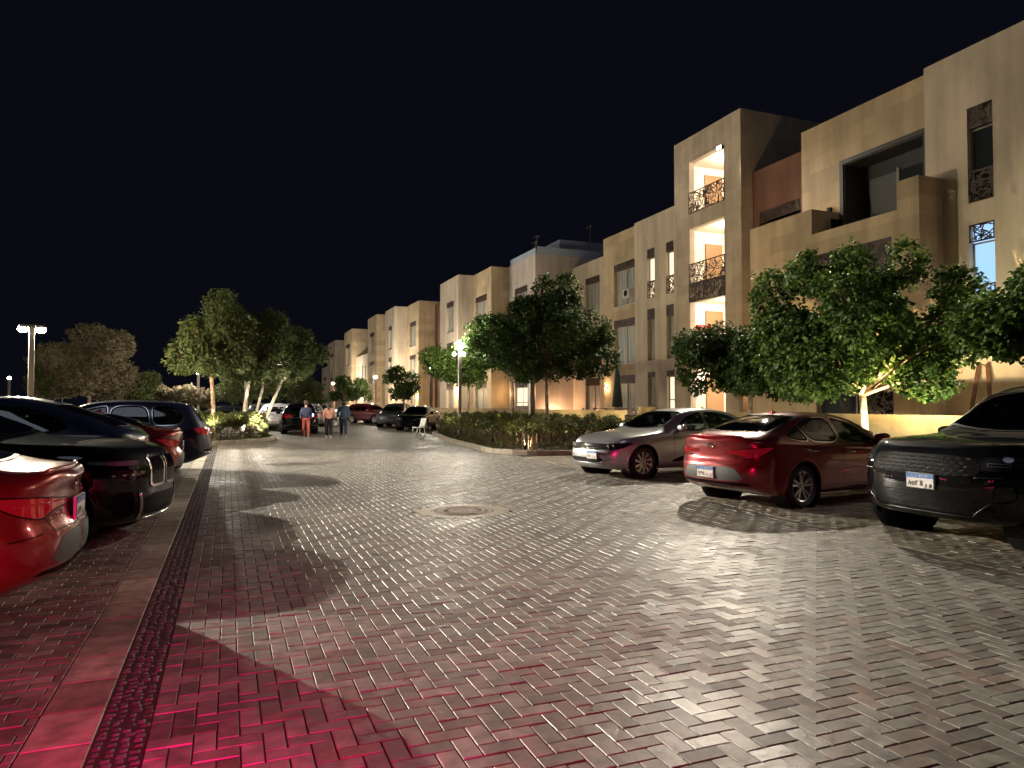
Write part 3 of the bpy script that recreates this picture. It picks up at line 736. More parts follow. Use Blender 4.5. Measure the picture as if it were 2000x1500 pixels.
class Shell:
    def __init__(s, spec, ds=.05, nsec=40):
        s.sp = spec; L = spec['L']; hw = spec['W'] / 2
        zc, bl, rl, zb = fn(spec['zc']), fn(spec['belt']), fn(spec['rail']), fn(spec['zb'])
        ff = fn(spec['ff']); fr = fn(spec['fr'])
        st = []
        ne = 16
        for k in range(ne):
            t = math.pi / 2 * (k / ne) ** 1.0; st.append((spec['ef'] * (1 - math.cos(t) ** (2 / 2.6)), max(.001, math.sin(t) ** (2 / 2.9))))
        a, b = spec['ef'], L - spec['er']; m = int((b - a) / ds)
        st += [(a + (b - a) * k / m, 1.0) for k in range(m + 1)]
        for k in range(ne - 1, -1, -1):
            t = math.pi / 2 * (k / ne); st.append((L - spec['er'] * (1 - math.cos(t) ** (2 / 2.6)), max(.001, math.sin(t) ** (2 / 3.1))))
        rows = []
        for sx, f in st:
            q = sx
            w = hw * (.985 + .015 * math.sin(math.pi * min(1, max(0, sx / L)))) * f
            z0 = zb(q); zs = min(bl(q), zc(q) - .02); z1 = zc(q); wr_ = w * rl(q)
            cab = min(1, max(0, (z1 - zs - .10) / .25))
            zr = z1 - (.028 + .045 * cab); zr = max(zr, zs + .012)
            zm = z0 + (zs - z0) * .50
            P = [(0, z0), (w * .6, z0), (w - .11 * f, z0 + .012), (w - .035 * f, z0 + .075), (w - .018 * f, z0 + .17), (w - .004 * f, zm), (w - .003 * f, zs - .20 * (zs - z0) ), (w - .028 * f, zs - .045), (w - .058 * f, zs + .004)]
            e = Vector((w - .058 * f, zs + .004)); g = Vector((max(wr_, .001), zr))
            md = e.lerp(g, .5); P += [(md.x + .022 * f * cab, md.y + .006 * (1 - cab)), (g.x, g.y)]
            P += [(wr_ * .86, zr + (z1 - zr) * .55), (wr_ * .5, zr + (z1 - zr) * .90), (0, z1)]
            C_ = crsec(P, nsec)
            wf = math.exp(-(sx / .38) ** 2); wrr = math.exp(-((L - sx) / .38) ** 2)
            row = []
            for y, z in C_:
                x = L / 2 - sx + ff(z) * wf - fr(z) * wrr
                row.append((x, max(0, y), z))
            rows.append(row)
        s.rows = rows; s.n = nsec
        v = []; f = []
        N = 2 * nsec - 2
        for row in rows:
            v += row; v += [(x, -y, z) for x, y, z in row[-2:0:-1]]
        for i in range(len(rows) - 1):
            for k in range(N):
                k2 = (k + 1) % N; f.append((i * N + k, (i + 1) * N + k, (i + 1) * N + k2, i * N + k2))
        s.v = [Vector(p) for p in v]; s.f = f
        caps = [tuple(range(N)), tuple((len(rows) - 1) * N + k for k in range(N - 1, -1, -1))]
        s.bvh = BVHTree.FromPolygons(s.v, s.f + caps)
        s.holes = []; s.extra = MB()
    def basis(s, D):
        D = Vector(D).normalized()
        if abs(D.z) > .9: U = Vector((1, 0, 0)); V = D.cross(U) * -1; V = Vector((0, 1, 0))
        else: U = Vector((0, 0, 1)).cross(D).normalized(); V = D.cross(U) * -1; V = V if V.z > 0 else -V
        return D, U, V
    def to2(s, pts, D):
        D, U, V = s.basis(D); return [(Vector(p).dot(U), Vector(p).dot(V)) for p in pts]
    def patch(s, P2, D, off=.004, g=.05, dome=0, minx=None):
        """project the 2-D outline (in the plane facing D) onto the shell"""
        D, U, V = s.basis(D)
        bm = bmesh.new(); bm.faces.new([bm.verts.new((p[0], p[1], 0)) for p in P2])
        xs = [p[0] for p in P2]; ys = [p[1] for p in P2]
        for lo, hi, nn in ((min(xs), max(xs), (1, 0, 0)), (min(ys), max(ys), (0, 1, 0))):
            q = lo + g
            while q < hi - .004:
                co = (q, 0, 0) if nn[0] else (0, q, 0)
                bmesh.ops.bisect_plane(bm, geom=bm.verts[:] + bm.edges[:] + bm.faces[:], plane_co=co, plane_no=nn, dist=1e-5); q += g
        bmesh.ops.triangulate(bm, faces=[f for f in bm.faces if len(f.verts) > 4])
        bm.verts.index_update(); out = []
        for w in bm.verts:
            o = U * w.co.x + V * w.co.y - D * 6
            h = s.bvh.ray_cast(o, D)
            if h[0] is None: h = s.bvh.find_nearest(U * w.co.x + V * w.co.y - D * 2.0)
            nr = h[1] if h[1].dot(D) < 0 else -h[1]
            out.append(h[0] + (nr * .6 - D * .4).normalized() * off)
        fs = []
        for f in bm.faces:
            ids = [w.index for w in f.verts]
            a, b, c = (out[i] for i in ids[:3]); nrm = (b - a).cross(c - a)
            fs.append(tuple(ids) if nrm.dot(D) < 0 else tuple(reversed(ids)))
        bm.free()
        return out, fs
    def ring(s, P2, d, D, off=.005, n=None):
        """thin band between outline and its inset"""
        Q = offs2d(P2, d); D, U, V = s.basis(D); out = []; m = len(P2)
        # subdivide edges so the band follows the shell
        A = []; B2 = []
        for i in range(m):
            a, b = Vector(P2[i]), Vector(P2[(i+1) % m]); c, e = Vector(Q[i]), Vector(Q[(i+1) % m]); k = max(1, int((b - a).length / .06))
            for j in range(k): A.append(a.lerp(b, j / k)); B2.append(c.lerp(e, j / k))
        m = len(A)
        for w in A + B2:
            o = U * w.x + V * w.y - D * 6; h = s.bvh.ray_cast(o, D)
            if h[0] is None: h = s.bvh.find_nearest(U * w.x + V * w.y - D * 2)
            nr = h[1] if h[1].dot(D) < 0 else -h[1]; out.append(h[0] + (nr * .6 - D * .4).normalized() * off)
        fs = []
        for i in range(m):
            q = (i, (i+1) % m, m + (i+1) % m, m + i); a, b, c = out[q[0]], out[q[1]], out[q[2]]
            fs.append(q if (b - a).cross(c - a).dot(D) < 0 else q[::-1])
        return out, fs
    def line(s, P2, wd, D, off=.003):
        """narrow strip along an open polyline"""
        D, U, V = s.basis(D); v = []; f = []
        pts = []
        for i in range(len(P2) - 1):
            a, b = Vector(P2[i]), Vector(P2[i+1]); k = max(1, int((b - a).length / .05)); pts += [a.lerp(b, j / k) for j in range(k)]
        pts.append(Vector(P2[-1]))
        for i, p in enumerate(pts):
            d = (pts[min(i+1, len(pts)-1)] - pts[max(i-1, 0)]).normalized(); nn = Vector((-d.y, d.x)) * wd / 2
            for w in (p + nn, p - nn):
                o = U * w.x + V * w.y - D * 6; h = s.bvh.ray_cast(o, D)
                if h[0] is None: h = s.bvh.find_nearest(U * w.x + V * w.y - D * 2)
                nr = h[1] if h[1].dot(D) < 0 else -h[1]; v.append(h[0] + (nr * .6 - D * .4).normalized() * off)
        for i in range(len(pts) - 1):
            q = (2*i, 2*i+2, 2*i+3, 2*i+1); a, b, c = v[q[0]], v[q[1]], v[q[2]]
            f.append(q if (b - a).cross(c - a).dot(D) < 0 else q[::-1])
        return v, f
    def hit(s, p, D):
        D = Vector(D).normalized(); h = s.bvh.ray_cast(Vector(p) - D * 6, D); return h[0], h[1]

def car_wheel(root, x, y, Rr, wd, style, side, alloy):
    """wheel centred at x,y ; side +1 = left"""
    hub = MB(); r = Rr * .70
    def lath(mb, prof, n=36): mb.lathe([(a, b * side) for a, b in prof], (x, y, Rr), n, 0, 'y')
    hub.lathe([(.0, -.02 * side), (r * .62, -.02 * side), (r * .62, -.05 * side)], (x, y, Rr), 28, 0, 'y')
    hub.lathe([(r * .97, -.10 * side), (.02, -.10 * side)], (x, y, Rr), 28, 0, 'y')
    w_ = hub.build('wheel', M_black, root, True)
    t = MB(); hw = wd / 2
    prof = [(r * .98, -hw + .01), (r * 1.03, -hw), (Rr - .05, -hw - .006), (Rr - .012, -hw + .02), (Rr, -hw + .045), (Rr, hw - .045), (Rr - .012, hw - .02), (Rr - .05, hw + .006), (r * 1.03, hw), (r * .98, hw - .012), (r * .96, hw - .03)]
    lath(t, [(a, b - 0.0) for a, b in prof], 40)
    to = t.build('tyre', M_rubber, w_, True)
    m = MB(); f = hw - .012
    lath(m, [(r * 1.0, f), (r * .985, f + .004), (r * .95, f), (r * .92, f - .02), (r * .90, -.06)], 40)
    def spoke(a, w0, w1, r0, r1, da=0, thick=.02, d0=0, d1=0):
        ca, sa = math.cos(a), math.sin(a); cb, sb = math.cos(a + da), math.sin(a + da)
        q = []
        for rr, c, s_, ww, dd in ((r0, ca, sa, w0, d0), (r1, cb, sb, w1, d1)):
            for sgn in (-1, 1):
                px, pz = rr * c - sgn * ww / 2 * s_, rr * s_ + sgn * ww / 2 * c
                q.append((x + px, y + side * (f - .006 - dd), Rr + pz)); q.append((x + px, y + side * (f - .006 - dd - thick), Rr + pz))
        # order: in-,in- back,in+,in+ back,out-...
        m.add(q, [(0, 2, 6, 4), (1, 5, 7, 3), (0, 4, 5, 1), (2, 3, 7, 6), (4, 6, 7, 5), (0, 1, 3, 2)])
    if style == 'ten':
        for k in range(10):
            a = 2 * math.pi * k / 10; spoke(a, .030, .062, r * .16, r * .95, .28, .022, .012, 0)
    elif style == 'double5':
        for k in range(5):
            a = 2 * math.pi * k / 5 + .3
            for e in (-.16, .16): spoke(a + e * .9, .026, .036, r * .2, r * .96, e * .5, .025, .014, 0)
    else:
        for k in range(5):
            a = 2 * math.pi * k / 5 + .5
            spoke(a, .07, .10, r * .15, r * .95, .0, .025, .02, 0)
    lath(m, [(.0, f + .002), (r * .13, f), (r * .17, f - .02), (r * .24, f - .025), (r * .24, f - .06)], 24)
    m.build('rim', alloy, w_, False)
    return w_

FRONT = (-1, 0, 0); REAR = (1, 0, 0)
def make_car(kind, paintm, detail=2, name='parked_car', glass=None, style='ten', alloy=None, front=None, rear=None, windows=None, lit=False, low=False, chrome_line=False, plate=None):
    sp = SPECS[kind]; L, W = sp['L'], sp['W']; sh = Shell(sp, ds=.05 if detail > 1 else .11, nsec=42 if detail > 1 else 26)
    glass = glass or M_glassd; alloy = alloy or M_alloy
    root = empty(name, (0, 0, 0))
    zc = fn(sp['zc']); bl = fn(sp['belt']); fx = L / 2 - sp['fo']; rx = fx - sp['wb']; Ra = sp['R'] + .055
    X = lambda s_: L / 2 - s_
    g = .06 if detail > 1 else .15
    # --- side windows
    wins = windows or dict(front=[(1.78, .02), (2.25, .335), (2.62, .40), (2.62, .02)], rear=[(2.70, .02), (2.70, .405), (3.1, .40), (3.45, .02)])
    holes = []
    for side in (1, -1):
        D = (0, -side, 0)
        for nm, P in wins.items():
            p3 = [(X(s_), 0, bl(s_) + dz + .01) for s_, dz in P]
            P2 = sh.to2(p3, D); P2 = smooth2d(P2, 2 if detail > 1 else 1)
            ring = sh.ring(offs2d(P2, -.012), .03, D, .006); sh.extra.add(*ring, 1)
            if chrome_line and detail > 1: sh.extra.add(*sh.ring(offs2d(P2, -.022), .011, D, .009), 2)
            v, f = sh.patch(P2, D, .002, g); mesh_obj('side_window', v, f, glass, root, True)
            holes.append((offs2d(P2, .008), D, side))
    # --- windshield, rear window (outlines drawn from above)
    wsp = sp.get('ws', None)
    if wsp is None:
        s0 = [p for p in sp['zc'] if p[1] > 1.3][0][0]
        c = {'passat': (1.44, 2.16), 'elantra': (1.34, 2.08), 'suv': (1.46, 2.22), 'limo': (1.64, 2.42), 'coupe': (1.5, 2.24), 'estate': (1.26, 2.02)}[kind]
        r = {'passat': (3.55, 4.22), 'elantra': (3.3, 4.12), 'suv': (4.30, 4.60), 'limo': (4.0, 4.55), 'coupe': (3.75, 4.55), 'estate': (4.2, 4.46)}[kind]
    hw = W / 2; rl = fn(sp['rail']); D = (0, 0, -1)
    def band(s0, s1, k0, k1, bow0, bow1):
        o = []
        n = 6
        for i in range(-n, n + 1): t = i / n; o.append((X(s0 + bow0 * t * t), t * hw * rl(s0) * k0))
        for i in range(n, -n - 1, -1): t = i / n; o.append((X(s1 + bow1 * t * t), t * hw * rl(s1) * k1))
        return o
    for nm, P2, dirn in (('windshield', band(c[0], c[1], .93, .93, .16, .08), 1), ('rear_window', band(r[0], r[1], .90, .90, -.06, -.08), -1)):
        P2 = [(p[0], p[1]) for p in P2]
        if nm == 'rear_window' and kind in ('suv', 'estate'):
            # upright tailgate glass: outline seen from behind
            za, zb_ = zc(L - .34) - .02, bl(L - .2) + .08; D = REAR
            P3 = [(0, -hw * .60, za), (0, hw * .60, za), (0, hw * .74, zb_), (0, -hw * .74, zb_)]; P2 = smooth2d(sh.to2(P3, D), 1)
        sh.extra.add(*sh.ring(offs2d(P2, -.012), .035, D, .005), 1)
        v, f = sh.patch(P2, D, .002, g * 1.2); mesh_obj(nm, v, f, glass, root, True)
        holes.append((offs2d(P2, .008), D, 0))
    # --- lamps, grilles and trim given as 3-D outlines
    def feat(nm, pts, D, mat, off=.006, mirror=False, parent=None, sm=1, gg=None, ringm=None, rw=.012):
        outs = []
        for sg in ((1, -1) if mirror else (1,)):
            d = (D[0], D[1] * sg, D[2]); P = [(p[0], p[1] * sg, p[2]) for p in pts]
            P2 = sh.to2(P, d); P2 = smooth2d(P2, sm) if sm else P2
            v, f = sh.patch(P2, d, off, gg or g)
            o = mesh_obj(nm, v, f, mat, parent or root, True); outs.append(o)
            if ringm is not None: v, f = sh.ring(P2, rw, d, off + .004); mesh_obj('trim', v, f, ringm, o)
        return outs
    if front: front(sh, feat, root, L, W)
    if rear: rear(sh, feat, root, L, W, lit)
    # --- seams
    if detail > 1:
        for side in (1, -1):
            D = (0, -side, 0)
            a = list(wins.values()); fs = a[0]; rs = a[1] if len(a) > 1 else a[0]
            s_b = fs[-1][0] + .03
            for P in ([(X(s_b), .30), (X(s_b), bl(s_b) + .03)], [(X(fs[0][0] - .12), .32), (X(fs[0][0] - .10), bl(fs[0][0]) - .02)],
                      [(X(rs[-1][0] - .05), bl(rs[-1][0]) + .02), (X(rs[-1][0] - .12), .75), (rx + Ra * 1.02 * .8, sp['R'] + Ra * .7)], [(X(fs[0][0] - .12), .32), (X(s_b + .85), .32)]):
                P2 = sh.to2([(p[0], 0, p[1]) for p in P], D); sh.extra.add(*sh.line(P2, .008, D, .0025), 1)
            for s_ in (s_b - .16, s_b + .72):
                h, n_ = sh.hit((X(s_), 0, bl(s_) - .13), D)
                if h is not None:
                    mb = MB(); mb.tube([(h.x - .09, h.y, h.z), (h.x - .07, h.y + side * .03, h.z), (h.x + .07, h.y + side * .03, h.z), (h.x + .09, h.y, h.z)], [.010, .013, .013, .010], 8)
                    mb.build('door_handle', paintm if not chrome_line else M_chrome, root, True)
        # bonnet and boot shut lines
        for P in ([(X(.32), .60 * hw), (X(.8), .74 * hw), (X(c[0] - .05), .80 * hw)], [(X(.32), -.60 * hw), (X(.8), -.74 * hw), (X(c[0] - .05), -.80 * hw)]):
            sh.extra.add(*sh.line(P, .008, (0, 0, -1), .0025), 1)
    # --- mirrors
    for side in (1, -1):
        s_ = list(wins.values())[0][0][0] + .02; h, n_ = sh.hit((X(s_ + .05), 0, bl(s_) + .01), (0, -side, 0))
        if h is None: continue
        mb = MB(); cx_, cy_, cz_ = h.x + .03, h.y + side * .13, h.z + .09
        prof = [(-.5, .5), (-.3, .92), (.1, 1.0), (.42, .86), (.5, .4)]
        v = []; f = []; n = 14
        for i, (t, q) in enumerate(prof):
            for k in range(n):
                a = 2 * math.pi * k / n; v.append((cx_ + t * .15, cy_ + math.copysign(abs(math.cos(a)) ** .7, math.cos(a)) * .115 * q, cz_ + math.copysign(abs(math.sin(a)) ** .7, math.sin(a)) * .072 * q))
        for i in range(len(prof) - 1):
            for k in range(n): f.append((i * n + k, (i+1) * n + k, (i+1) * n + (k+1) % n, i * n + (k+1) % n))
        f += [tuple(range(n)), tuple((len(prof) - 1) * n + k for k in range(n - 1, -1, -1))]
        mb.add(v, f, 0); mb.bar((h.x + .03, h.y - side * .02, h.z + .02), (cx_, cy_ - side * .04, cz_ - .04), .07, .035, mi=1)
        mb.build('mirror', None, root, True, [paintm, M_black])
    # --- wheels and arches
    for x in (fx, rx):
        for side in (1, -1):
            car_wheel(root, x, side * (W / 2 - sp['wr'] / 2 - .035), sp['R'], sp['wr'], style, side, alloy)
            D = (0, -side, 0); n = 28; v = []; f = []
            for k in range(n + 1):
                a = math.pi * (-.12 + 1.24 * k / n)
                for q, (rr, o_) in enumerate(((Ra - .004, .004), (Ra + .004, .010), (Ra + .028, .008), (Ra + .04, -.002))):
                    px, pz = x + rr * math.cos(a), sp['R'] + rr * math.sin(a)
                    h, n_ = sh.hit((px, 0, max(pz, sp['zb'][1][1] + .05)), D); yy = h.y if h is not None else side * W / 2
                    v.append((px, yy + side * o_, pz))
            for k in range(n):
                for q in range(3):
                    a_ = (k * 4 + q, k * 4 + q + 1, k * 4 + 5 + q, k * 4 + 4 + q); f.append(a_ if side < 0 else a_[::-1])
            sh.extra.add(v, f, 1 if low else 0)
            pr = [(Ra + .01, side * -.02), (Ra + .01, side * -.34), (0.02, side * -.34)]
            sh.extra.lathe(pr, (x, side * W / 2, sp['R']), 28, 1, 'y')
    # --- cabin
    if detail > 1:
        mb = MB(); zf = .34
        mb.box((X(4.0 if L < 5 else 4.3), -hw * .80, zf - .05), (X(1.6), hw * .80, zf))
        mb.box((X(c[0] + .38), -hw * .74, .55), (X(c[0] + .12), hw * .74, bl(c[0]) - .02))      # dashboard
        for sx, ws in ((2.45, (-.37, .37)), (3.35, (-.38, 0, .38))):
            for yy in ws:
                mb.box((X(sx + .05), yy - .24, zf), (X(sx - .50), yy + .24, zf + .24))
                mb.add([(X(sx + .02), yy - .23, zf + .2), (X(sx + .02), yy + .23, zf + .2), (X(sx - .12), yy + .23, zf + .2), (X(sx - .12), yy - .23, zf + .2),
                        (X(sx + .22), yy - .20, zf + .74), (X(sx + .22), yy + .20, zf + .74), (X(sx + .12), yy + .20, zf + .74), (X(sx + .12), yy - .20, zf + .74)],
                       [(0, 1, 2, 3), (7, 6, 5, 4), (0, 4, 5, 1), (1, 5, 6, 2), (2, 6, 7, 3), (3, 7, 4, 0)])
                mb.ell((X(sx + .19), yy, zf + .86), (.06, .13, .10), 10, 6)
        mb.tube([(X(c[0] + .5) + .14 * math.sin(a) * .35, .37 + .18 * math.cos(a), .86 + .17 * math.sin(a)) for a in [k * math.pi / 8 for k in range(17)]], .014, 6)
        mb.ell((X(c[1] - .05), 0, zc(c[1]) - .14), (.03, .11, .035), 10, 6)
        mb.build('seats', M_seat, root)
    # --- cut the shell
    bm = bmesh.new(); vs = [bm.verts.new(p) for p in sh.v]
    for f in sh.f:
        try: bm.faces.new([vs[i] for i in f])
        except ValueError: pass
    ends = [v_ for v_ in bm.verts if abs(v_.co.y) < .0015]
    bmesh.ops.remove_doubles(bm, verts=ends, dist=.0025)
    bm.normal_update(); dele = []; arch = []
    for f in bm.faces:
        cc = f.calc_center_median(); kill = False
        if detail > 1:
            for P2, D, side in holes:
                Dv, U, V = sh.basis(D)
                if f.normal.dot(Dv) > -.12: continue
                if side and cc.y * side < .2: continue
                if in2d(P2, cc.dot(U), cc.dot(V)): kill = True; break
        if not kill and abs(cc.y) > W / 2 - .30 and cc.z < sp['R'] + Ra + .1:
            for x in (fx, rx):
                if math.hypot(cc.x - x, cc.z - sp['R']) < Ra: kill = True; arch.append(x)
        if kill: dele.append(f)
    bmesh.ops.delete(bm, geom=dele, context='FACES')
    for v_ in bm.verts:
        if v_.is_boundary and abs(v_.co.y) > W / 2 - .32 and v_.co.z < sp['R'] + Ra + .15:
            for x in (fx, rx):
                d = Vector((v_.co.x - x, v_.co.z - sp['R']))
                if abs(d.length - Ra) < .07: d = d.normalized() * Ra; v_.co.x = x + d.x; v_.co.z = sp['R'] + d.y
    me = bpy.data.meshes.new('body'); bm.to_mesh(me); bm.free()
    nv = len(me.vertices)
    vv = [tuple(v_.co) for v_ in me.vertices]; fc = [tuple(p.vertices) for p in me.polygons]; fm = [0] * len(fc)
    ex = sh.extra; fc += [tuple(i + nv for i in f) for f in ex.f]; fm += ex.m; vv += ex.v
    bpy.data.meshes.remove(me)
    body = mesh_obj('body', vv, fc, None, root, True, [paintm, M_black, M_chrome], fm)
    # roof aerial
    if kind != 'suv':
        h, n_ = sh.hit((X(r[0] - .15), 0, 0), (0, 0, -1))
        mb = MB(); z = h.z - .01
        mb.add([(h.x + .09, -.022, z), (h.x + .09, .022, z), (h.x - .07, .028, z), (h.x - .07, -.028, z), (h.x - .055, 0, z + .075)], [(0, 1, 4), (1, 2, 4), (2, 3, 4), (3, 0, 4)])
        mb.build('aerial', paintm, root)
    if plate:
        for args in plate: add_plate(sh, root, *args)
    return root

def add_plate(sh, root, end, y, z, text, sub=None):
    D = FRONT if end == 'front' else REAR
    h, n_ = sh.hit((0, y, z), D); x = h.x + (.02 if end == 'front' else -.02)
    sg = 1 if end == 'front' else -1
    e = empty('license_plate', (x, y, z), 0 if sg > 0 else math.pi); e.parent = root
    mb = MB(); mb.box((-.02, -.175, -.085), (0, .175, .085)); p = mb.build('plate_board', M_plate, e)
    mb = MB(); mb.box((.0005, -.17, .03), (.003, .17, .081)); mb.build('blue_band', M_plateblue, e)
    mb = MB()
    for a, b in (((-.172, -.082), (.172, -.078)), ((-.172, .078), (.172, .082)), ((-.172, -.082), (-.168, .082)), ((.168, -.082), (.172, .082))):
        mb.box((.001, a[0], a[1]), (.0042, b[0], b[1]))
    mb.build('plate_frame', M_black, e)
    for s_, size, zz, mat in ((text, .078, -.03, M_ink), ('مصر   EGYPT', .034, .052, M_plate)):
        text_obj('plate_text', s_, size, .0008, .0004 if mat is M_ink else 0, mat, e, (.0045, 0, zz - size * .30), (math.pi / 2, 0, math.pi / 2))

# ---- styling of individual fronts and rears (outlines in metres on the car)
def emblem(sh, root, end, y, z, r, kind):
    D = FRONT if end == 'front' else REAR; h, n_ = sh.hit((0, y, z), D); sg = 1 if end == 'front' else -1; x = h.x + sg * .012
    mb = MB(); rx_ = r * (1.35 if kind == 'H' else 1)
    mb.tube([(x, y + rx_ * math.cos(a), z + r * math.sin(a)) for a in [k * math.pi / 10 for k in range(21)]], .004, 6)
    if kind == 'H':
        for s_ in (-1, 1): mb.bar((x, y - sg * (s_ * r * .5 - .008), z - r * .75), (x, y - sg * (s_ * r * .5 + .012), z + r * .75), .007, .007, (1, 0, 0))
        mb.bar((x, y - r * .5, z - .004), (x, y + r * .5, z + .004), .007, .007, (1, 0, 0))
    elif kind == 'VW':
        for pts in (((-.5, .8), (0, .08)), ((.5, .8), (0, .08)), ((-.85, .35), (-.42, -.75)), ((-.42, -.75), (0, -.05)), ((0, -.05), (.42, -.75)), ((.42, -.75), (.85, .35))):
            mb.bar((x, y + pts[0][0] * r, z + pts[0][1] * r), (x, y + pts[1][0] * r, z + pts[1][1] * r), .006, .006, (1, 0, 0))
    mb.build('emblem', M_chrome, root, True)
def slats(sh, root, pts_rows, mat, rad, end='front', name='grille_slat', mb=None):
    own = mb is None; mb = mb or MB(); D = FRONT if end == 'front' else REAR; sg = 1 if end == 'front' else -1
    for (y0, y1, z0, z1) in pts_rows:
        P = []
        for i in range(9):
            t = i / 8; y = y0 + (y1 - y0) * t; z = z0 + (z1 - z0) * t; h, n_ = sh.hit((0, y, z), D)
            if h is not None: P.append((h.x + sg * .012, y, z))
        if len(P) > 1: mb.tube(P, rad, 6)
    if own: return mb.build(name, mat, root, True)

def front_passat(sh, feat, root, L, W):
    gr = feat('grille', [(0, -.60, .60), (0, .60, .60), (0, .66, .70), (0, .58, .735), (0, -.58, .735), (0, -.66, .70)], FRONT, M_black, .004)[0]
    slats(sh, gr, [(-.60, .60, z, z) for z in (.612, .645, .680, .712)] , M_chrome, .0045)
    hl = feat('headlight', [(2.2, .55, .615), (2.15, .74, .605), (1.95, .84, .66), (1.74, .88, .755), (2.0, .80, .755), (2.2, .56, .735)], (-.82, -.57, 0), M_lampdark, .006, True)
    for o, sg in zip(hl, (1, -1)):
        for y, z, r in ((.61, .675, .034), (.70, .68, .038)):
            mb = MB(); h, n_ = sh.hit((2.2, y * sg, z), FRONT); mb.lathe([(0, .0), (r * .6, .004), (r, .01), (r * 1.1, .0)], (0, 0, 0), 16)
            k = len(mb.v) - 16 * 4
            for i in range(k, len(mb.v)):
                a = mb.v[i]; mb.v[i] = (h.x + .012 + a[2], h.y + a[0], h.z + a[1])
            mb.build('lamp', M_lampclear, o, True)
    feat('lower_grille', [(0, -.50, .34), (0, .50, .34), (0, .55, .44), (0, -.55, .44)], FRONT, M_black, .004)
    feat('fog_lamp_recess', [(0, .52, .33), (0, .76, .34), (0, .83, .46), (0, .74, .47), (0, .60, .40)], (-.9, -.43, 0), M_black, .005, True)
    slats(sh, root, [(-.76, -.50, .435, .355), (.76, .50, .435, .355), (-.55, .55, .33, .33)], M_chrome, .008, name='bumper_trim')
    emblem(sh, root, 'front', 0, .675, .062, 'VW')
def rear_sedan(sh, feat, root, L, W, lit):
    m = M_taillit if lit else M_tail
    feat('taillight', [(-L/2, .42, .93), (-L/2, .42, .80), (-L/2+.05, .70, .76), (-L/2+.28, .86, .83), (-L/2+.34, .87, .92), (-L/2+.05, .70, .95)], (.80, -.60, 0), m, .006, True)
    feat('lower_bumper', [(0, -.62, .30), (0, .62, .30), (0, .66, .42), (0, -.66, .42)], REAR, M_black, .004)
def rear_elantra(sh, feat, root, L, W, lit):
    m = M_taillit if lit else M_tail
    feat('taillight', [(-L/2, .30, .865), (-L/2, .34, .81), (-L/2+.02, .56, .80), (-L/2+.07, .72, .74), (-L/2+.24, .83, .80), (-L/2+.42, .875, .90), (-L/2+.44, .87, .935), (-L/2+.12, .74, .915), (-L/2, .5, .88)], (.74, -.67, 0), m, .006, True, sm=1, ringm=M_black, rw=.010)
    for sg in (1, -1): slats(sh, root, [(sg * .34, sg * .80, .855, .86)], M_tail, .006, 'rear', 'light_bar')
    feat('plate_surround', [(0, -.50, .42), (0, .50, .42), (0, .60, .47), (0, .48, .60), (0, .38, .625), (0, -.38, .625), (0, -.48, .60), (0, -.60, .47)], REAR, pm('grey plastic', (.045, .047, .045), .6), .004, sm=0)
    feat('reflector', [(0, .62, .50), (0, .80, .515), (0, .80, .54), (0, .63, .53)], (.85, -.52, 0), M_tail, .007, True)
    feat('lower_bumper', [(0, -.70, .355), (0, .70, .355), (0, .62, .40), (0, -.62, .40)], REAR, M_black, .004)
    D = REAR
    for P in ([(0, -.55, .66), (0, .55, .66)], [(0, -.55, .66), (0, -.62, .80)], [(0, .55, .66), (0, .62, .80)], [(0, -.86, .62), (0, -.66, .655)], [(0, .86, .62), (0, .66, .655)]):
        sh.extra.add(*sh.line(sh.to2(P, D), .009, D, .003), 1)
    emblem(sh, root, 'rear', 0, .93, .045, 'H')
    for k, s_ in enumerate(('ELANTRA', '1.6')):
        yy = .42 * (1 if k == 0 else -1); h, n_ = sh.hit((0, yy, .775), REAR)
        text_obj('badge', s_, .05, .002, 0, M_chrome, root, (h.x - .008, yy, .755), (math.pi / 2, 0, -math.pi / 2))
    # chrome dots and boot lip
    mb = MB(); P = []
    for i in range(17):
        y = -.56 + 1.12 * i / 16; h, n_ = sh.hit((-L/2 + .075 + .09 * (y / .56) ** 2, y, 0), (0, 0, -1)); P.append((h.x - .0, y, h.z + .006))
    mb.tube(P, [.006] + [.016] * 15 + [.006], 8); mb.build('boot_lip', P_red, root, True)
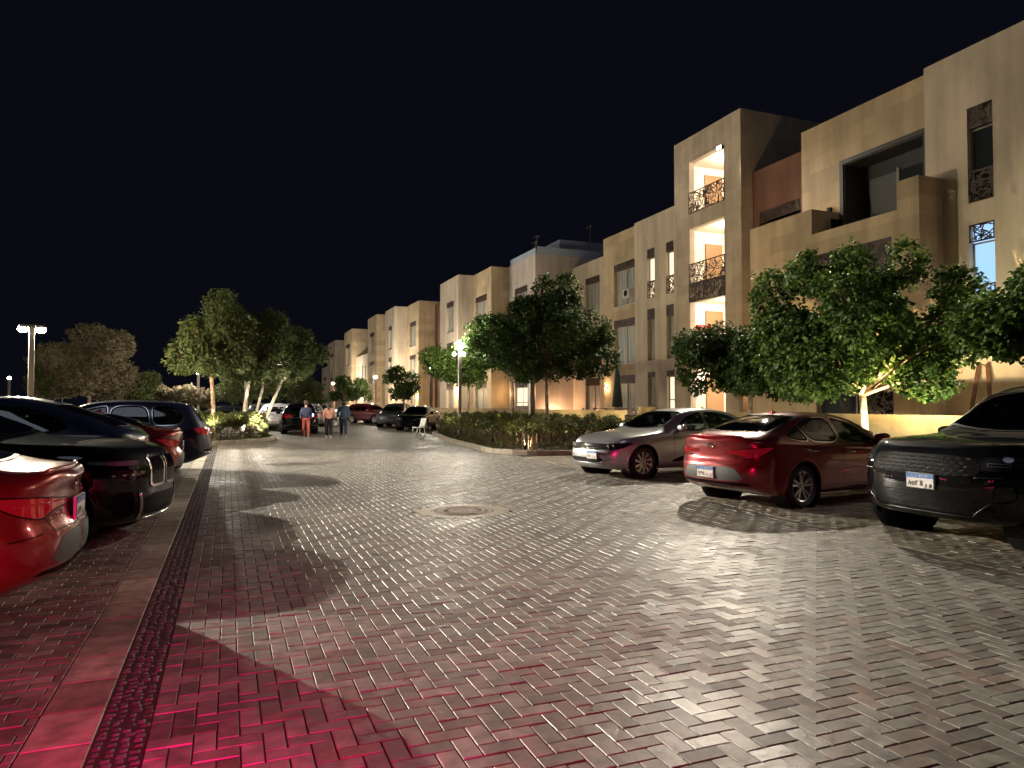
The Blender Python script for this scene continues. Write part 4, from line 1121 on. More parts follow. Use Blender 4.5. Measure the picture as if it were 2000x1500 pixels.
def front_suv(sh, feat, root, L, W):
    gr = feat('grille', [(0, -.60, .78), (0, .60, .78), (0, .66, .84), (0, .60, 1.0), (0, -.60, 1.0), (0, -.66, .84)], FRONT, M_black, .004)[0]
    mb = MB()
    for j in range(5):
        for i in range(13):
            y = -.54 + i * .09 + (.045 if j % 2 else 0); z = .80 + j * .042
            h, n_ = sh.hit((0, y, z), FRONT)
            if h is not None and abs(y) < .57: mb.tube([(h.x + .01, y - .035, z), (h.x + .014, y, z + .012), (h.x + .01, y + .035, z), (h.x + .014, y, z - .012), (h.x + .01, y - .035, z)], .003, 5)
    mb.build('grille_mesh', pm('grille mesh', (.02, .02, .021), .35, metal=.6), gr, True)
    hl = feat('headlight', [(2.3, .62, .86), (2.3, .66, .985), (2.15, .86, 1.0), (1.9, .96, .985), (1.98, .94, .90), (2.2, .84, .85)], (-.80, -.60, 0), M_lampdark, .006, True, ringm=pm('lamp edge', (.06, .06, .065), .2, metal=.7), rw=.008)
    for o, sg in zip(hl, (1, -1)):
        mb = MB(); pts = [(2.25, .70, .90), (2.1, .84, .90), (2.1, .84, .935), (2.25, .70, .935)]
        D = (-.80, -.60 * sg, 0); P2 = sh.to2([(p[0], p[1] * sg, p[2]) for p in pts], D); v, f = sh.ring(P2, .007, D, .013); mesh_obj('lamp', v, f, M_lampclear, o)
    feat('lower_grille', [(0, -.56, .40), (0, .56, .40), (0, .62, .58), (0, -.62, .58)], FRONT, P_black, .004)
    feat('side_intake', [(2.2, .70, .52), (2.1, .90, .55), (2.1, .90, .72), (2.2, .72, .70)], (-.8, -.6, 0), P_black, .005, True, ringm=M_black)
    slats(sh, root, [(-.56, .56, .36, .36), (.56, .74, .36, .52), (-.56, -.74, .36, .52), (.62, .84, .78, .79), (-.62, -.84, .78, .79)], pm('satin trim', (.12, .12, .125), .25, metal=.9), .007, name='bumper_trim')
def front_limo(sh, feat, root, L, W):
    for y in (.21, -.21):
        s_ = 1 if y > 0 else -1
        g_ = feat('kidney_grille', [(0, y - .18, .60), (0, y + .18, .60), (0, y + .20, .78), (0, y + .18, .97), (0, y - .18, .97), (0, y - .18, .78)], FRONT, M_black, .006, ringm=M_chrome, rw=.032)[0]
        mb = MB()
        for k in range(7):
            yy = y - .13 + k * .043; h, n_ = sh.hit((0, yy, .8), FRONT); h2, n_ = sh.hit((0, yy, .9), FRONT); h3, n_ = sh.hit((0, yy, .68), FRONT)
            P = []
            for q in range(9):
                zz = .625 + .32 * q / 8; hq, n_ = sh.hit((0, yy, zz), FRONT); P.append((hq.x + .014, yy, zz))
            mb.tube(P, .007, 6)
        mb.build('grille_bar', M_chrome, g_)
    feat('headlight', [(2.4, .50, .87), (2.3, .76, .87), (2.1, .92, .90), (2.1, .92, .93), (2.3, .76, .92), (2.4, .50, .92)], (-.82, -.57, 0), M_lampclear, .008, True)
    for sg in (1, -1):
        for k in range(4):
            yy = (.56 + .075 * k) * sg; h, n_ = sh.hit((0, yy, .765), FRONT); mb = MB(); mb.ell((h.x - .002, yy, .765), (.022, .024, .020), 12, 8); mb.build('headlight_glint', M_chrome, root, True)  # small chrome balls standing in for bright glints in the headlight
    feat('headlight', [(2.4, .52, .70), (2.3, .78, .71), (2.2, .86, .83), (2.4, .52, .83)], (-.82, -.57, 0), M_lampdark, .008, True)
    feat('lower_grille', [(0, -.46, .28), (0, .46, .28), (0, .50, .52), (0, -.50, .52)], FRONT, M_black, .004)
    feat('side_intake', [(2.4, .56, .30), (2.3, .80, .30), (2.3, .80, .58), (2.4, .60, .58)], (-.85, -.52, 0), M_black, .006, True)
    slats(sh, root, [(-.50, .50, .25, .25), (.50, .56, .25, .56), (-.50, -.56, .25, .56)], M_chrome, .020, name='bumper_trim')
def rear_suv(sh, feat, root, L, W, lit):
    m = M_taillit if lit else M_tail
    feat('taillight', [(-L/2, .48, 1.00), (-L/2, .48, .92), (-L/2+.04, .74, .86), (-L/2+.25, .93, .90), (-L/2+.33, .95, 1.02), (-L/2+.05, .74, 1.05)], (.78, -.62, 0), m, .006, True)
    feat('lower_bumper', [(0, -.80, .42), (0, .80, .42), (0, .80, .56), (0, -.80, .56)], REAR, M_black, .005)
    slats(sh, root, [(-.5, .5, .88, .88)], M_chrome, .012, 'rear', 'boot_trim')
    slats(sh, root, [(.55, .80, .47, .47), (-.55, -.80, .47, .47)], M_chrome, .022, 'rear', 'exhaust_tip')
def front_plain(sh, feat, root, L, W):
    z = SPECS_front[0]
    feat('grille', [(0, -.42, z - .17), (0, .42, z - .17), (0, .50, z - .04), (0, -.50, z - .04)], FRONT, M_black, .004)
    feat('headlight', [(L/2, .52, z - .14), (L/2-.1, .74, z - .12), (L/2-.45, .86, z + .02), (L/2-.2, .74, z + .0), (L/2, .54, z - .03)], (-.80, -.60, 0), M_lampclear, .006, True)
    feat('lower_grille', [(0, -.50, .32), (0, .50, .32), (0, .55, .46), (0, -.55, .46)], FRONT, M_black, .004)
SPECS_front = [.76]

def place(root, x, y, bearing, label, cat='car', group=None, dz=0):
    """bearing of the nose in degrees, 0 = along the street, 90 = towards the buildings"""
    root.location = (x, y, dz); root.rotation_euler = (0, 0, R(90 - bearing)); tag(root, label, cat, group); return root
def place_end(root, kind, end, ex, ey, bearing, label, cat='car', group=None):
    """place by the middle of its front or rear bumper"""
    L = SPECS[kind]['L'] / 2 * (-1 if end == 'front' else 1); a = R(bearing)
    return place(root, ex + math.sin(a) * L, ey + math.cos(a) * L, bearing, label, cat, group)
W_passat = dict(front=[(1.83, .015), (2.2, .27), (2.62, .375), (2.72, .375), (2.72, .015)], rear=[(2.80, .015), (2.80, .38), (3.2, .37), (3.62, .27), (3.95, .08), (3.85, .015)])
W_elantra = dict(front=[(1.72, .015), (2.1, .27), (2.5, .37), (2.60, .375), (2.60, .015)], rear=[(2.68, .015), (2.68, .375), (3.05, .35), (3.4, .24), (3.33, .015)], quarter=[(3.375, .02), (3.44, .22), (3.56, .17), (3.78, .06), (3.6, .02)])
W_suv = dict(front=[(1.90, .02), (2.3, .35), (2.75, .46), (2.82, .46), (2.82, .02)], rear=[(2.90, .02), (2.90, .46), (3.6, .44), (3.7, .02)], quarter=[(3.78, .04), (3.74, .42), (4.1, .38), (4.3, .10)])
W_coupe = dict(front=[(1.92, .02), (2.3, .32), (2.7, .42), (2.85, .43), (2.85, .02)], rear=[(2.93, .02), (2.93, .43), (3.4, .37), (3.78, .20), (3.9, .08), (3.7, .02)])
W_estate = dict(front=[(1.66, .02), (2.1, .38), (2.5, .47), (2.6, .47), (2.6, .02)], rear=[(2.68, .02), (2.68, .47), (3.35, .46), (3.45, .02)], quarter=[(3.52, .03), (3.48, .45), (3.9, .42), (4.12, .24), (4.05, .04)])
W_limo = dict(front=[(2.0, .02), (2.4, .30), (2.8, .38), (2.9, .38), (2.9, .02)], rear=[(3.0, .02), (3.0, .38), (3.7, .36), (4.1, .16), (3.95, .02)])

silver = make_car('passat', P_silver, glass=M_glass, style='ten', front=front_passat, rear=rear_sedan, windows=W_passat, chrome_line=True, plate=[('front', .28, .50, '٦٥٢ ل ق')])
place_end(silver, 'passat', 'front', 7.05, 13.5, 262, 'silver sedan with its nose towards the street, parked beside the hedge', group=None)
red = make_car('elantra', P_red, glass=glass_mat('red car glass', (.60, .66, .62), .05), style='double5', front=front_plain, rear=rear_elantra, windows=W_elantra, chrome_line=True, plate=[('rear', .06, .525, '٦٢٩٤ د ى')])
place_end(red, 'elantra', 'rear', 6.82, 8.98, 82, 'glossy red sedan showing its back, between the silver sedan and the black off-roader')
blk = make_car('suv', P_black, style='five', front=front_suv, rear=rear_suv, windows=W_suv, low=True, plate=[('front', .05, .70, '٨٥٢ اا ر و')])
place_end(blk, 'suv', 'front', 7.2, 5.75, 270, 'big glossy black off-roader with its plate facing the street, beside the red sedan')
car1 = make_car('elantra', P_red, style='double5', front=front_plain, rear=rear_elantra, windows=W_elantra, plate=[('rear', .0, .76, '٥٣٧ م ن')])
place_end(car1, 'elantra', 'rear', -1.05, 6.45, 270, 'red sedan boot cut off by the photo edge, next to the black limousine')
limo = make_car('limo', P_black, style='five', alloy=M_alloyd, front=front_limo, rear=rear_sedan, windows=W_limo, chrome_line=True)
place_end(limo, 'limo', 'front', -.70, 9.55, 104, 'black limousine with two tall chrome-rimmed grilles, nose towards the street')
coupe = make_car('coupe', P_navy, style='five', front=front_plain, rear=rear_suv, windows=W_coupe, glass=M_glassd)
place_end(coupe, 'coupe', 'rear', -1.10, 12.45, 270, 'dark blue car with a sloping coupe roof, parked beside the black limousine')
car4 = dup(car1, (0, 0, 0), 0)
place_end(car4, 'elantra', 'rear', -.78, 15.2, 270, 'red sedan boot between the dark blue coupe and the navy estate')
est = make_car('estate', P_navy, style='five', front=front_plain, rear=rear_suv, windows=W_estate, chrome_line=True)
place_end(est, 'estate', 'rear', -.33, 18.3, 270, 'navy blue estate with a chrome window line, last in the row before the square hedge')
# car just behind the viewer whose brake lamps redden the paving
car0 = make_car('elantra', P_grey, detail=1, front=front_plain, rear=rear_sedan, windows=W_elantra, lit=True)
place_end(car0, 'elantra', 'rear', -1.0, .3, 270, 'grey sedan with glowing brake lamps just outside the photo, beside the viewer')
l = bpy.data.lights.new('brake_lamp_light', 'AREA'); l.energy = 54; l.spread = R(88); l.color = (1, .01, .17); l.shape = 'RECTANGLE'; l.size = .35; l.size_y = .12
lo = bpy.data.objects.new('brake_lamp_light', l); link(lo, car0)
Lc = SPECS['elantra']['L'] / 2
lo.location = (-Lc - .10, .55, .86); lo.rotation_euler = (Vector((-.75, .0, -.35))).to_track_quat('-Z', 'Y').to_euler()
lo2 = bpy.data.objects.new('brake_lamp_light', l); link(lo2, car0); lo2.location = (-Lc - .10, -.55, .86)
lo.rotation_euler = Vector((-.26, -.85, -.46)).to_track_quat('-Z', 'Y').to_euler(); lo2.rotation_euler = lo.rotation_euler

# ---- distant cars (one of each kind, then copies in other paint)
def repaint(root, m):
    for ch in root.children:
        if ch.type == 'MESH' and ch.name.split('.')[0] in ('body', 'mirror', 'aerial', 'door_handle'):
            ch.data = ch.data.copy()
            if ch.data.materials and ch.data.materials[0] is not M_chrome: ch.data.materials[0] = m
    return root
fest = make_car('estate', P_black, detail=1, style='five', front=front_plain, rear=rear_suv, windows=W_estate)
fsed = make_car('passat', P_white, detail=1, style='five', front=front_plain, rear=rear_sedan, windows=W_passat)
GC = 'cars parked farther down the street'
def est_at(m, *a, first=False, **k):
    r = fest if first else repaint(dup(fest, (0, 0, 0), 0), m); return place(r, *a, **k)
def sed_at(m, *a, first=False, **k):
    r = fsed if first else repaint(dup(fsed, (0, 0, 0), 0), m); return place(r, *a, **k)
est_at(P_black, 3.55, 40.2, 2, 'black estate seen from behind, the walker in red trousers passing it', first=True, group=GC)
est_at(P_silver, 2.75, 45.5, 6, 'silver estate half hidden behind the left side of the black estate', group=GC)
est_at(P_grey, 2.3, 51.5, 8, 'dark estate behind the silver one, next to the square hedge', group=GC)
est_at(P_silver, 5.4, 52, 4, 'silver car whose roof shows above the right side of the black estate', group=GC)
sed_at(P_silver, -3.4, 44.5, 84, 'silver sedan side-on behind the trunks of the square hedge, beyond the navy estate', group=GC)
sed_at(P_black, .6, 47.5, 80, 'dark sedan behind the leaning white trunks', group=GC)
sed_at(P_grey, 10.0, 84, 190, 'dark sedan far down the street behind the walker in the pink jacket', group=GC)
sed_at(P_white, 11.2, 74, 200, 'white sedan far down the street, just right of the walker in the blue coat', first=True, group=GC)
est_at(P_wine, 10.9, 58.5, 150, 'wine red hatchback parked askew, between the white sedan and the grey one', group=GC)
est_at(P_grey, 11.0, 49.6, 205, 'grey estate parked behind the black sedan by the white chair', group=GC)
sed_at(P_black, 11.0, 43.2, 208, 'black sedan next to the white plastic chair, street lamps shining on its screen', group=GC)
# ================================================================ BUILDINGS
def facade(mb, ax, c, u0, u1, z0, z1, holes, depth, mi=0):
    """wall sheet in the plane ax=c with rectangular openings and their reveals; depth goes inwards (+)"""
    us = sorted({u0, u1, *[h[0] for h in holes], *[h[1] for h in holes]}); zs = sorted({z0, z1, *[h[2] for h in holes], *[h[3] for h in holes]})
    P = (lambda u, z, d=0: (c + d, u, z)) if ax == 'x' else (lambda u, z, d=0: (u, c + d, z))
    for i in range(len(us) - 1):
        for j in range(len(zs) - 1):
            a, b, p, q = us[i], us[i+1], zs[j], zs[j+1]; m, n = (a + b) / 2, (p + q) / 2
            if any(h[0] < m < h[1] and h[2] < n < h[3] for h in holes): continue
            v = [P(a, p), P(b, p), P(b, q), P(a, q)]; mb.add(v, [(0, 3, 2, 1)] if ax == 'x' else [(0, 1, 2, 3)], mi)
    for a, b, p, q in [h[:4] for h in holes]:
        for s, e in (((a, p), (a, q)), ((a, q), (b, q)), ((b, q), (b, p)), ((b, p), (a, p))):
            mb.add([P(*s), P(*e), P(*e, depth), P(*s, depth)], [(0, 1, 2, 3)], mi)
def screen(name, c, u0, u1, z0, z1, parent, seed, fill=1.0, ax='x', mat=None, n=None):
    """laser-cut panel: random crossing strokes inside a border"""
    rd = random.Random(seed); mb = MB(); t = .018; bw = .045
    def bar(p, q, wd):
        A = (c, p[0], p[1]) if ax == 'x' else (p[0], c, p[1]); Bq = (c, q[0], q[1]) if ax == 'x' else (q[0], c, q[1])
        mb.bar(A, Bq, wd, t, (1, 0, 0) if ax == 'x' else (0, 1, 0))
    for p, q in (((u0, z0 + bw/2), (u1, z0 + bw/2)), ((u0, z1 - bw/2), (u1, z1 - bw/2)), ((u0 + bw/2, z0), (u0 + bw/2, z1)), ((u1 - bw/2, z0), (u1 - bw/2, z1))): bar(p, q, bw)
    if u1 - u0 > 1.6: bar(((u0 + u1) / 2, z0), ((u0 + u1) / 2, z1), bw * .8)
    w_, h_ = u1 - u0, z1 - z0; n = n or int(w_ * h_ * 75 * fill) + 8
    for k in range(n):
        x, z = rd.uniform(u0, u1), rd.uniform(z0, z1); a = rd.choice((.45, 1.1, 1.75, 2.5, .05)) + rd.uniform(-.2, .2); L_ = rd.uniform(.12, .36)
        dx, dz = math.cos(a) * L_, math.sin(a) * L_
        cl = lambda vx, vz: (min(max(vx, u0 + .01), u1 - .01), min(max(vz, z0 + .01), z1 - .01))
        p, q = cl(x - dx / 2, z - dz / 2), cl(x + dx / 2, z + dz / 2)
        if abs(p[0]-q[0]) + abs(p[1]-q[1]) > .05: bar(p, q, rd.uniform(.02, .042))
    return mb.build(name, mat or M_brown, parent)
def solid(name, a, b, mat, parent, bevel=0):
    mb = MB(); mb.box(a, b); return mb.build(name, mat, parent, bevel=bevel)
def window(parent, x, y0, y1, z0, z1, glassm=None, header=.5, panel=0, mull=True, seed=0, depth=.20, lit=None, transom=True, light=None):
    """window in a hole of an -X facade: pane, frame, screen header and balustrade panel"""
    zt = z1 - header
    thru = lit is M_litblue
    gl = solid('window', (x + depth, y0, z0), (x + depth + .02, y1, z1 if thru else zt), lit or glassm or M_wglass, parent)
    mb = MB(); f = .05; xx = x + depth - .035
    for a, b in (((xx, y0, z0), (xx + .033, y0 + f, zt)), ((xx, y1 - f, z0), (xx + .033, y1, zt)), ((xx, y0 + f, zt - f), (xx + .033, y1 - f, zt)), ((xx, y0 + f, z0), (xx + .033, y1 - f, z0 + f))): mb.box(a, b)
    if mull: m = y0 + (y1 - y0) * .5; mb.box((xx + .001, m - .03, z0 + f), (xx + .031, m + .03, zt - f))
    if transom and zt - z0 > 1.5: zz = z0 + (zt - z0) * .42; mb.box((xx + .002, y0 + f, zz - .03), (xx + .030, y1 - f, zz + .03))
    mb.build('frame', M_frame, gl)
    if header:
        if not thru: solid('header_panel', (x + .03, y0, zt), (x + .06, y1, z1), M_brown, parent)
        screen('header_screen', x + .012, y0, y1, zt, z1, parent, seed)
    if panel: screen('balustrade_screen', x + .012, y0, y1, z0, z0 + panel, parent, seed + 7, 1.1)
    if not panel: solid('sill', (x - .05, y0 - .04, z0 - .05), (x + depth, y1 + .04, z0 + .003), M_plaster_pale, parent)
def block(label, x0, x1, y0, y1, H, mat, holes=(), group=None, depth=.26, cope=True, backs=True, side_mat=None, name='apartment_building'):
    root = empty(name, (0, 0, 0)); tag(root, label, 'building', group)
    mb = MB(); facade(mb, 'x', x0, y0, y1, 0, H, [h[:4] for h in holes], depth)
    mb.add([(x0, y0, 0), (x1, y0, 0), (x1, y0, H), (x0, y0, H)], [(0, 1, 2, 3)], 1)
    mb.add([(x0, y1, 0), (x1, y1, 0), (x1, y1, H), (x0, y1, H)], [(3, 2, 1, 0)], 1)
    mb.add([(x1, y0, 0), (x1, y1, 0), (x1, y1, H), (x1, y0, H)], [(0, 1, 2, 3)], 1)
    # parapet: coping strip and sunk roof
    t = .22
    mb.add([(x0, y0, H), (x1, y0, H), (x1, y1, H), (x0, y1, H), (x0 + t, y0 + t, H), (x1 - t, y0 + t, H), (x1 - t, y1 - t, H), (x0 + t, y1 - t, H)],
           [(0, 1, 5, 4), (1, 2, 6, 5), (2, 3, 7, 6), (3, 0, 4, 7)], 2)
    mb.add([(x0 + t, y0 + t, H), (x1 - t, y0 + t, H), (x1 - t, y1 - t, H), (x0 + t, y1 - t, H), (x0 + t, y0 + t, H - .8), (x1 - t, y0 + t, H - .8), (x1 - t, y1 - t, H - .8), (x0 + t, y1 - t, H - .8)],
           [(0, 1, 5, 4), (1, 2, 6, 5), (2, 3, 7, 6), (3, 0, 4, 7), (4, 5, 6, 7)], 1)
    mb.build('wall', None, root, mats=[mat, side_mat or mat, M_plaster])
    return root
M_litwarm = emit_mat('lit blind', (1, .80, .50), 1.1)
M_litblue = emit_mat('lit blue blind', (.36, .62, 1.0), .85)
GB = 'apartment blocks along the street'

# nearest block on the right edge
b1h = [(13.4, 14.15, 7.4, 10.2), (13.4, 14.15, 4.0, 6.76), (7.5, 8.25, 4.0, 6.76), (11.6, 12.5, .9, 3.4)]
b1 = block('tall plain beige block at the right edge with a narrow blue-lit window', 20.0, 28, 4, 15.5, 12.0, M_plaster, b1h, GB)
window(b1, 20, 13.4, 14.15, 7.4, 10.2, M_wdark, .62, .92, mull=False, seed=1, transom=False)
window(b1, 20, 13.4, 14.15, 4.0, 6.76, None, .52, 1.0, mull=False, seed=2, lit=M_litblue, transom=False)
window(b1, 20, 7.5, 8.25, 4.0, 6.76, M_wdark, .52, 1.0, mull=False, seed=3)
window(b1, 20, 11.6, 12.5, .9, 3.4, M_wdark, .4, 0, mull=False, seed=4)
# block with big balcony
b2h = [(15.75, 18.9, 7.1, 10.1)]
b2 = block('stone block with the deep dark balcony opening, next to the right-edge block', 20.3, 28, 15.5, 20.9, 11.95, M_stone, b2h, GB, depth=.9)
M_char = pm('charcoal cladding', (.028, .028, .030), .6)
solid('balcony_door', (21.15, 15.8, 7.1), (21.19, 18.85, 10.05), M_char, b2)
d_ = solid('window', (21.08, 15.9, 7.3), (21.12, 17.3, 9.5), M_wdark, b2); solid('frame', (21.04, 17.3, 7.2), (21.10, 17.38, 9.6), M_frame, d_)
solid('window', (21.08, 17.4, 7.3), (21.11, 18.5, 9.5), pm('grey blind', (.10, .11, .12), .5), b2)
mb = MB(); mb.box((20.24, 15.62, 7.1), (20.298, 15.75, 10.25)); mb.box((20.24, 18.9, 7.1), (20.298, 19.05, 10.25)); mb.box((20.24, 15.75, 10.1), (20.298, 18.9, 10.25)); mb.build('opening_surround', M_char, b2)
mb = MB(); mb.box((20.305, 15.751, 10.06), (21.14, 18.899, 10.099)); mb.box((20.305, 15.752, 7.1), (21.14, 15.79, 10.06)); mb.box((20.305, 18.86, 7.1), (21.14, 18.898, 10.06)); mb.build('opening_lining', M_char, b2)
solid('socket_box', (20.2, 19.45, 8.5), (20.297, 19.6, 8.7), M_black, b2)
# projecting balcony volume
mb = MB(); xh = [(15.9, 19.0, 3.9, 6.75), (15.9, 19.0, .95, 3.45)]
facade(mb, 'x', 19.0, 14.95, 22.3, 0, 7.35, xh, .3)
mb.add([(19.0, 14.95, 0), (20.298, 14.95, 0), (20.298, 14.95, 7.35), (19.0, 14.95, 7.35)], [(0, 1, 2, 3)])
mb.add([(19.0, 22.3, 0), (20.7, 22.3, 0), (20.7, 22.3, 7.35), (19.0, 22.3, 7.35)], [(3, 2, 1, 0)])
mb.box((19.0, 14.95, 7.35), (20.297, 15.7, 8.38)); mb.box((19.0, 19.12, 7.35), (19.22, 22.3, 8.42)); mb.box((19.22, 19.12, 7.35), (20.297, 19.30, 8.42)); mb.box((19.0, 15.7, 7.35), (19.2, 19.12, 7.52))
mb.add([(19.2, 15.7, 7.2), (20.29, 15.7, 7.2), (20.29, 19.12, 7.2), (19.2, 19.12, 7.2), ], [(0, 1, 2, 3)])
mb.build('balcony_wall', M_stone, b2)
window(b2, 19.0, 15.9, 19.0, 3.9, 6.75, M_wdark, .75, 0, seed=11, transom=False)
screen('balustrade_screen', 19.012, 15.9, 17.0, 3.9, 6.0, b2, 12)
window(b2, 19.0, 15.9, 19.0, .95, 3.45, M_wdark, .35, 0, seed=13, transom=False)
screen('window_screen', 19.012, 15.9, 16.9, .95, 3.1, b2, 14, mat=pm('pale screen', (.20, .15, .11), .6))
mb = MB()
for (x, y) in ((20.05, 18.3), (20.05, 18.75), (19.6, 18.3), (19.6, 18.75)): mb.box((x - .015, y - .015, 7.2), (x + .015, y + .015, 8.0))
mb.box((19.55, 18.25, 7.6), (20.1, 18.8, 7.63)); mb.box((19.55, 18.76, 7.63), (20.1, 18.8, 8.05))
tag(mb.build('balcony_chair', M_black), 'dark metal chair standing on the big stone balcony', 'chair')
# terracotta recess
b3 = block('narrow dark terracotta recess between the stair tower and the balcony block', 20.62, 28, 20.9, 24.0, 11.4, M_plaster_red, [(21.3, 23.6, 7.3, 9.6), (22.9, 23.5, 4.0, 6.4)], GB, depth=.5)
window(b3, 20.62, 21.3, 23.6, 7.3, 9.6, M_wdark, .45, 0, seed=21, depth=.4)
window(b3, 20.62, 22.9, 23.5, 4.0, 6.4, M_wdark, .4, 0, seed=22, mull=False)
# stair tower
th = [(25.1, 27.6, 10.5, 12.9), (25.1, 27.6, 7.15, 9.75), (25.1, 27.6, 3.9, 6.3), (25.1, 27.6, .7, 3.2)]
tw = block('stair tower, the tallest block, with brightly lit loggias one above another', 20.0, 25, 24.0, 28.8, 14.1, M_stone2, th, GB, depth=.28)
for i, h in enumerate(th):
    a, b, p, q = h; mb = MB(); x0, x1 = 20.28, 23.2; yl, yh, zt = 24.5, 28.2, q + .12
    v = [(x0, yl, p), (x1, yl, p), (x1, yh, p), (x0, yh, p), (x0, yl, zt), (x1, yl, zt), (x1, yh, zt), (x0, yh, zt)]
    mb.add(v, [(0, 1, 2, 3), (7, 6, 5, 4), (0, 4, 5, 1), (1, 5, 6, 2), (2, 6, 7, 3)])
    rm = mb.build('loggia', pm('pale loggia paint', (.82, .74, .62), .8), tw)
    mb = MB(); mb.box((21.3, 28.13, p), (22.3, 28.18, p + 2.15)); mb.build('door', pm('wood door', (.30, .17, .08), .5), rm)
    cl = MB(); cl.lathe([(0, 0), (.14, 0), (.15, .03), (.15, .06)], (21.6, 26.3, zt - .065), 16); cl.build('ceiling_lamp', M_bulb, tw)
    point_light('loggia_light', (21.6, 26.3, zt - .35), (150, 135, 150, 180)[i], (1, .89, .74), .12, tw)
screen('balustrade_screen', 19.985, 25.05, 27.65, 10.45, 11.45, tw, 31, .9)
screen('balustrade_screen', 19.985, 25.05, 27.65, 7.15, 8.1, tw, 32, .9)
screen('spandrel_screen', 19.975, 25.05, 27.65, 6.3, 7.16, tw, 33, 1.4)
tag(solid('red_banner', (20.7, 28.10, 4.2), (21.45, 28.13, 5.35), pm('red cloth', (.55, .02, .015), .8), None), 'red cloth hanging in a lit loggia of the stair tower, seen above the tree', 'banner')
fl = MB(); fl.box((-.06, -.16, -.08), (.06, .16, .08)); fo = fl.build('floodlight', M_black, None, bevel=.01); fo.location = (19.9, 25.2, 12.78)
tag(fo, 'small glaring floodlight at the head of the topmost lit loggia', 'floodlight')
ff_ = MB(); ff_.box((-.075, -.13, -.06), (-.061, .13, .06)); ff_.build('lamp_face', M_bulbw, fo)
spot_light('flood_spot', (19.75, 25.2, 12.75), (4, 10, 0), 8500, (1, .88, .70), 105, .6, .12)
bpy.data.objects['flood_spot'].parent = fo; bpy.data.objects['flood_spot'].location = (-.3, 0, -.05)

# blocks beyond the tower, near to far
def L_block(label, x0, y0, y1, mat, wins, H=12.0, x1=None, **k):
    """wins: (ya, yb, [(z0, z1, header, panel, lit)...])"""
    holes = [(ya, yb, z0, z1) for ya, yb, zz in wins for z0, z1, *_ in zz]
    r = block(label, x0, x1 or 28, y0, y1, H, mat, holes, GB, **k); s = int(y0 * 10)
    for ya, yb, zz in wins:
        for z0, z1, hd, pn, lit in zz:
            s += 1; window(r, x0, ya, yb, z0, z1, None, hd, pn, mull=(yb - ya) > 1.2, seed=s, lit=lit)
    return r
fl3 = lambda lit=None: [(7.5, 10.1, .42, 0, None), (4.0, 6.67, .45, 0, None), (.9, 3.3, .5, 0, lit)]
l1 = L_block('pale block with narrow slot windows, left of the stair tower', 21.7, 31.2, 35.2, M_plaster,
    [(33.15, 33.9, [(7.45, 10.2, .5, .95, M_litwarm), (3.98, 6.85, .6, 0, None), (.9, 3.35, .3, 0, None)]), (31.35, 32.05, [(7.45, 10.2, .5, .95, M_litwarm), (3.98, 6.85, .6, 0, None), (.9, 3.35, .3, .0, M_litwarm)])])
l2 = L_block('ochre stone block with wide windows in a column, beyond the slot-window block', 22.0, 35.2, 39.4, M_stone, [(35.6, 38.1, fl3())])
ac = MB(); ac.box((-.25, -.35, -.25), (.25, .35, .25)); a_ = ac.build('air_conditioner', pm('ac casing', (.5, .5, .48), .5), None, bevel=.02); a_.location = (21.78, 35.95, 8.05)
ac = MB(); ac.lathe([(0, -.26), (.19, -.26), (.2, -.255)], (0, 0, 0), 20); g_ = ac.build('fan_grille', M_black, a_); g_.rotation_euler = (0, math.pi / 2, 0)
tag(a_, 'white air conditioner unit perched at the upper wide window', 'air conditioner')
l3 = L_block('pale corner block with a grey screened roof storey', 19.7, 44.9, 49.8, M_plaster_pale, [(46.3, 48.7, fl3(M_litwarm))], side_mat=M_plaster_pale)
mb = MB(); mb.box((19.9, 44.92, 12.0), (28, 45.0, 12.55)); mb.box((19.75, 45.0, 12.0), (19.83, 49.7, 12.45)); mb.box((22.2, 46.2, 12.0), (28, 52, 13.5))
rs = mb.build('roof_screen', M_roofscreen, l3)
mb = MB()
for (x, y, h_) in ((19.9, 45.2, 1.0), (24.5, 46.0, 2.3), (19.95, 45.6, .7)):
    mb.tube([(x, y, 12.4), (x + .1, y, 12.4 + h_)], .025, 6); mb.tube([(x - .2, y, 12.2 + h_), (x + .3, y, 12.35 + h_)], .02, 5)
tag(mb.build('roof_aerial', M_steel), 'thin forked television aerials on the pale corner block roof', 'aerial')
l4 = L_block('ochre block with a wide upper window, left of the pale corner block', 18.4, 50.2, 54.4, M_stone, [(51.2, 53.9, fl3())])
l5 = L_block('ochre block with narrow upper window beside the reddish gap, above the triple lamp', 17.1, 54.4, 59.6, M_plaster, [(55.6, 57.6, fl3())])
l5b = L_block('reddish recessed wall with a lit window, between two ochre blocks', 19.4, 59.6, 69.5, M_plaster_red, [(61, 62.2, [(7.2, 10, .4, 0, M_litwarm), (3.9, 6.6, .4, 0, M_litwarm)]), (65, 66.2, [(7.2, 10, .4, 0, M_litwarm)])], H=11.6)
l6 = L_block('ochre corner block with a wide shaded window, behind the second street lamp', 17.7, 69.5, 74.5, M_stone, [(70.6, 73.2, fl3())])
l7 = L_block('beige block with a slim window column, in the middle of the distant row', 16.4, 74.5, 79.5, M_plaster, [(76, 77.6, fl3())])
l8 = L_block('ochre block with a tall plain pier, over the lit entrance of the distant row', 15.9, 82, 87.5, M_stone, [(83.3, 86, fl3()), (86.3, 86.9, [(2.9, 6.6, .4, 0, None)])])
l8b = L_block('low link building with slit windows in the distant row', 16.3, 87.5, 98.6, M_plaster, [(89, 89.5, [(3.4, 6.6, .3, 0, None)]), (91, 91.5, [(3.4, 6.6, .3, 0, None)]), (93, 93.6, [(3.4, 6.6, .3, 0, None)]), (96, 96.6, [(3.4, 6.6, .3, 0, None)])], H=8.0)
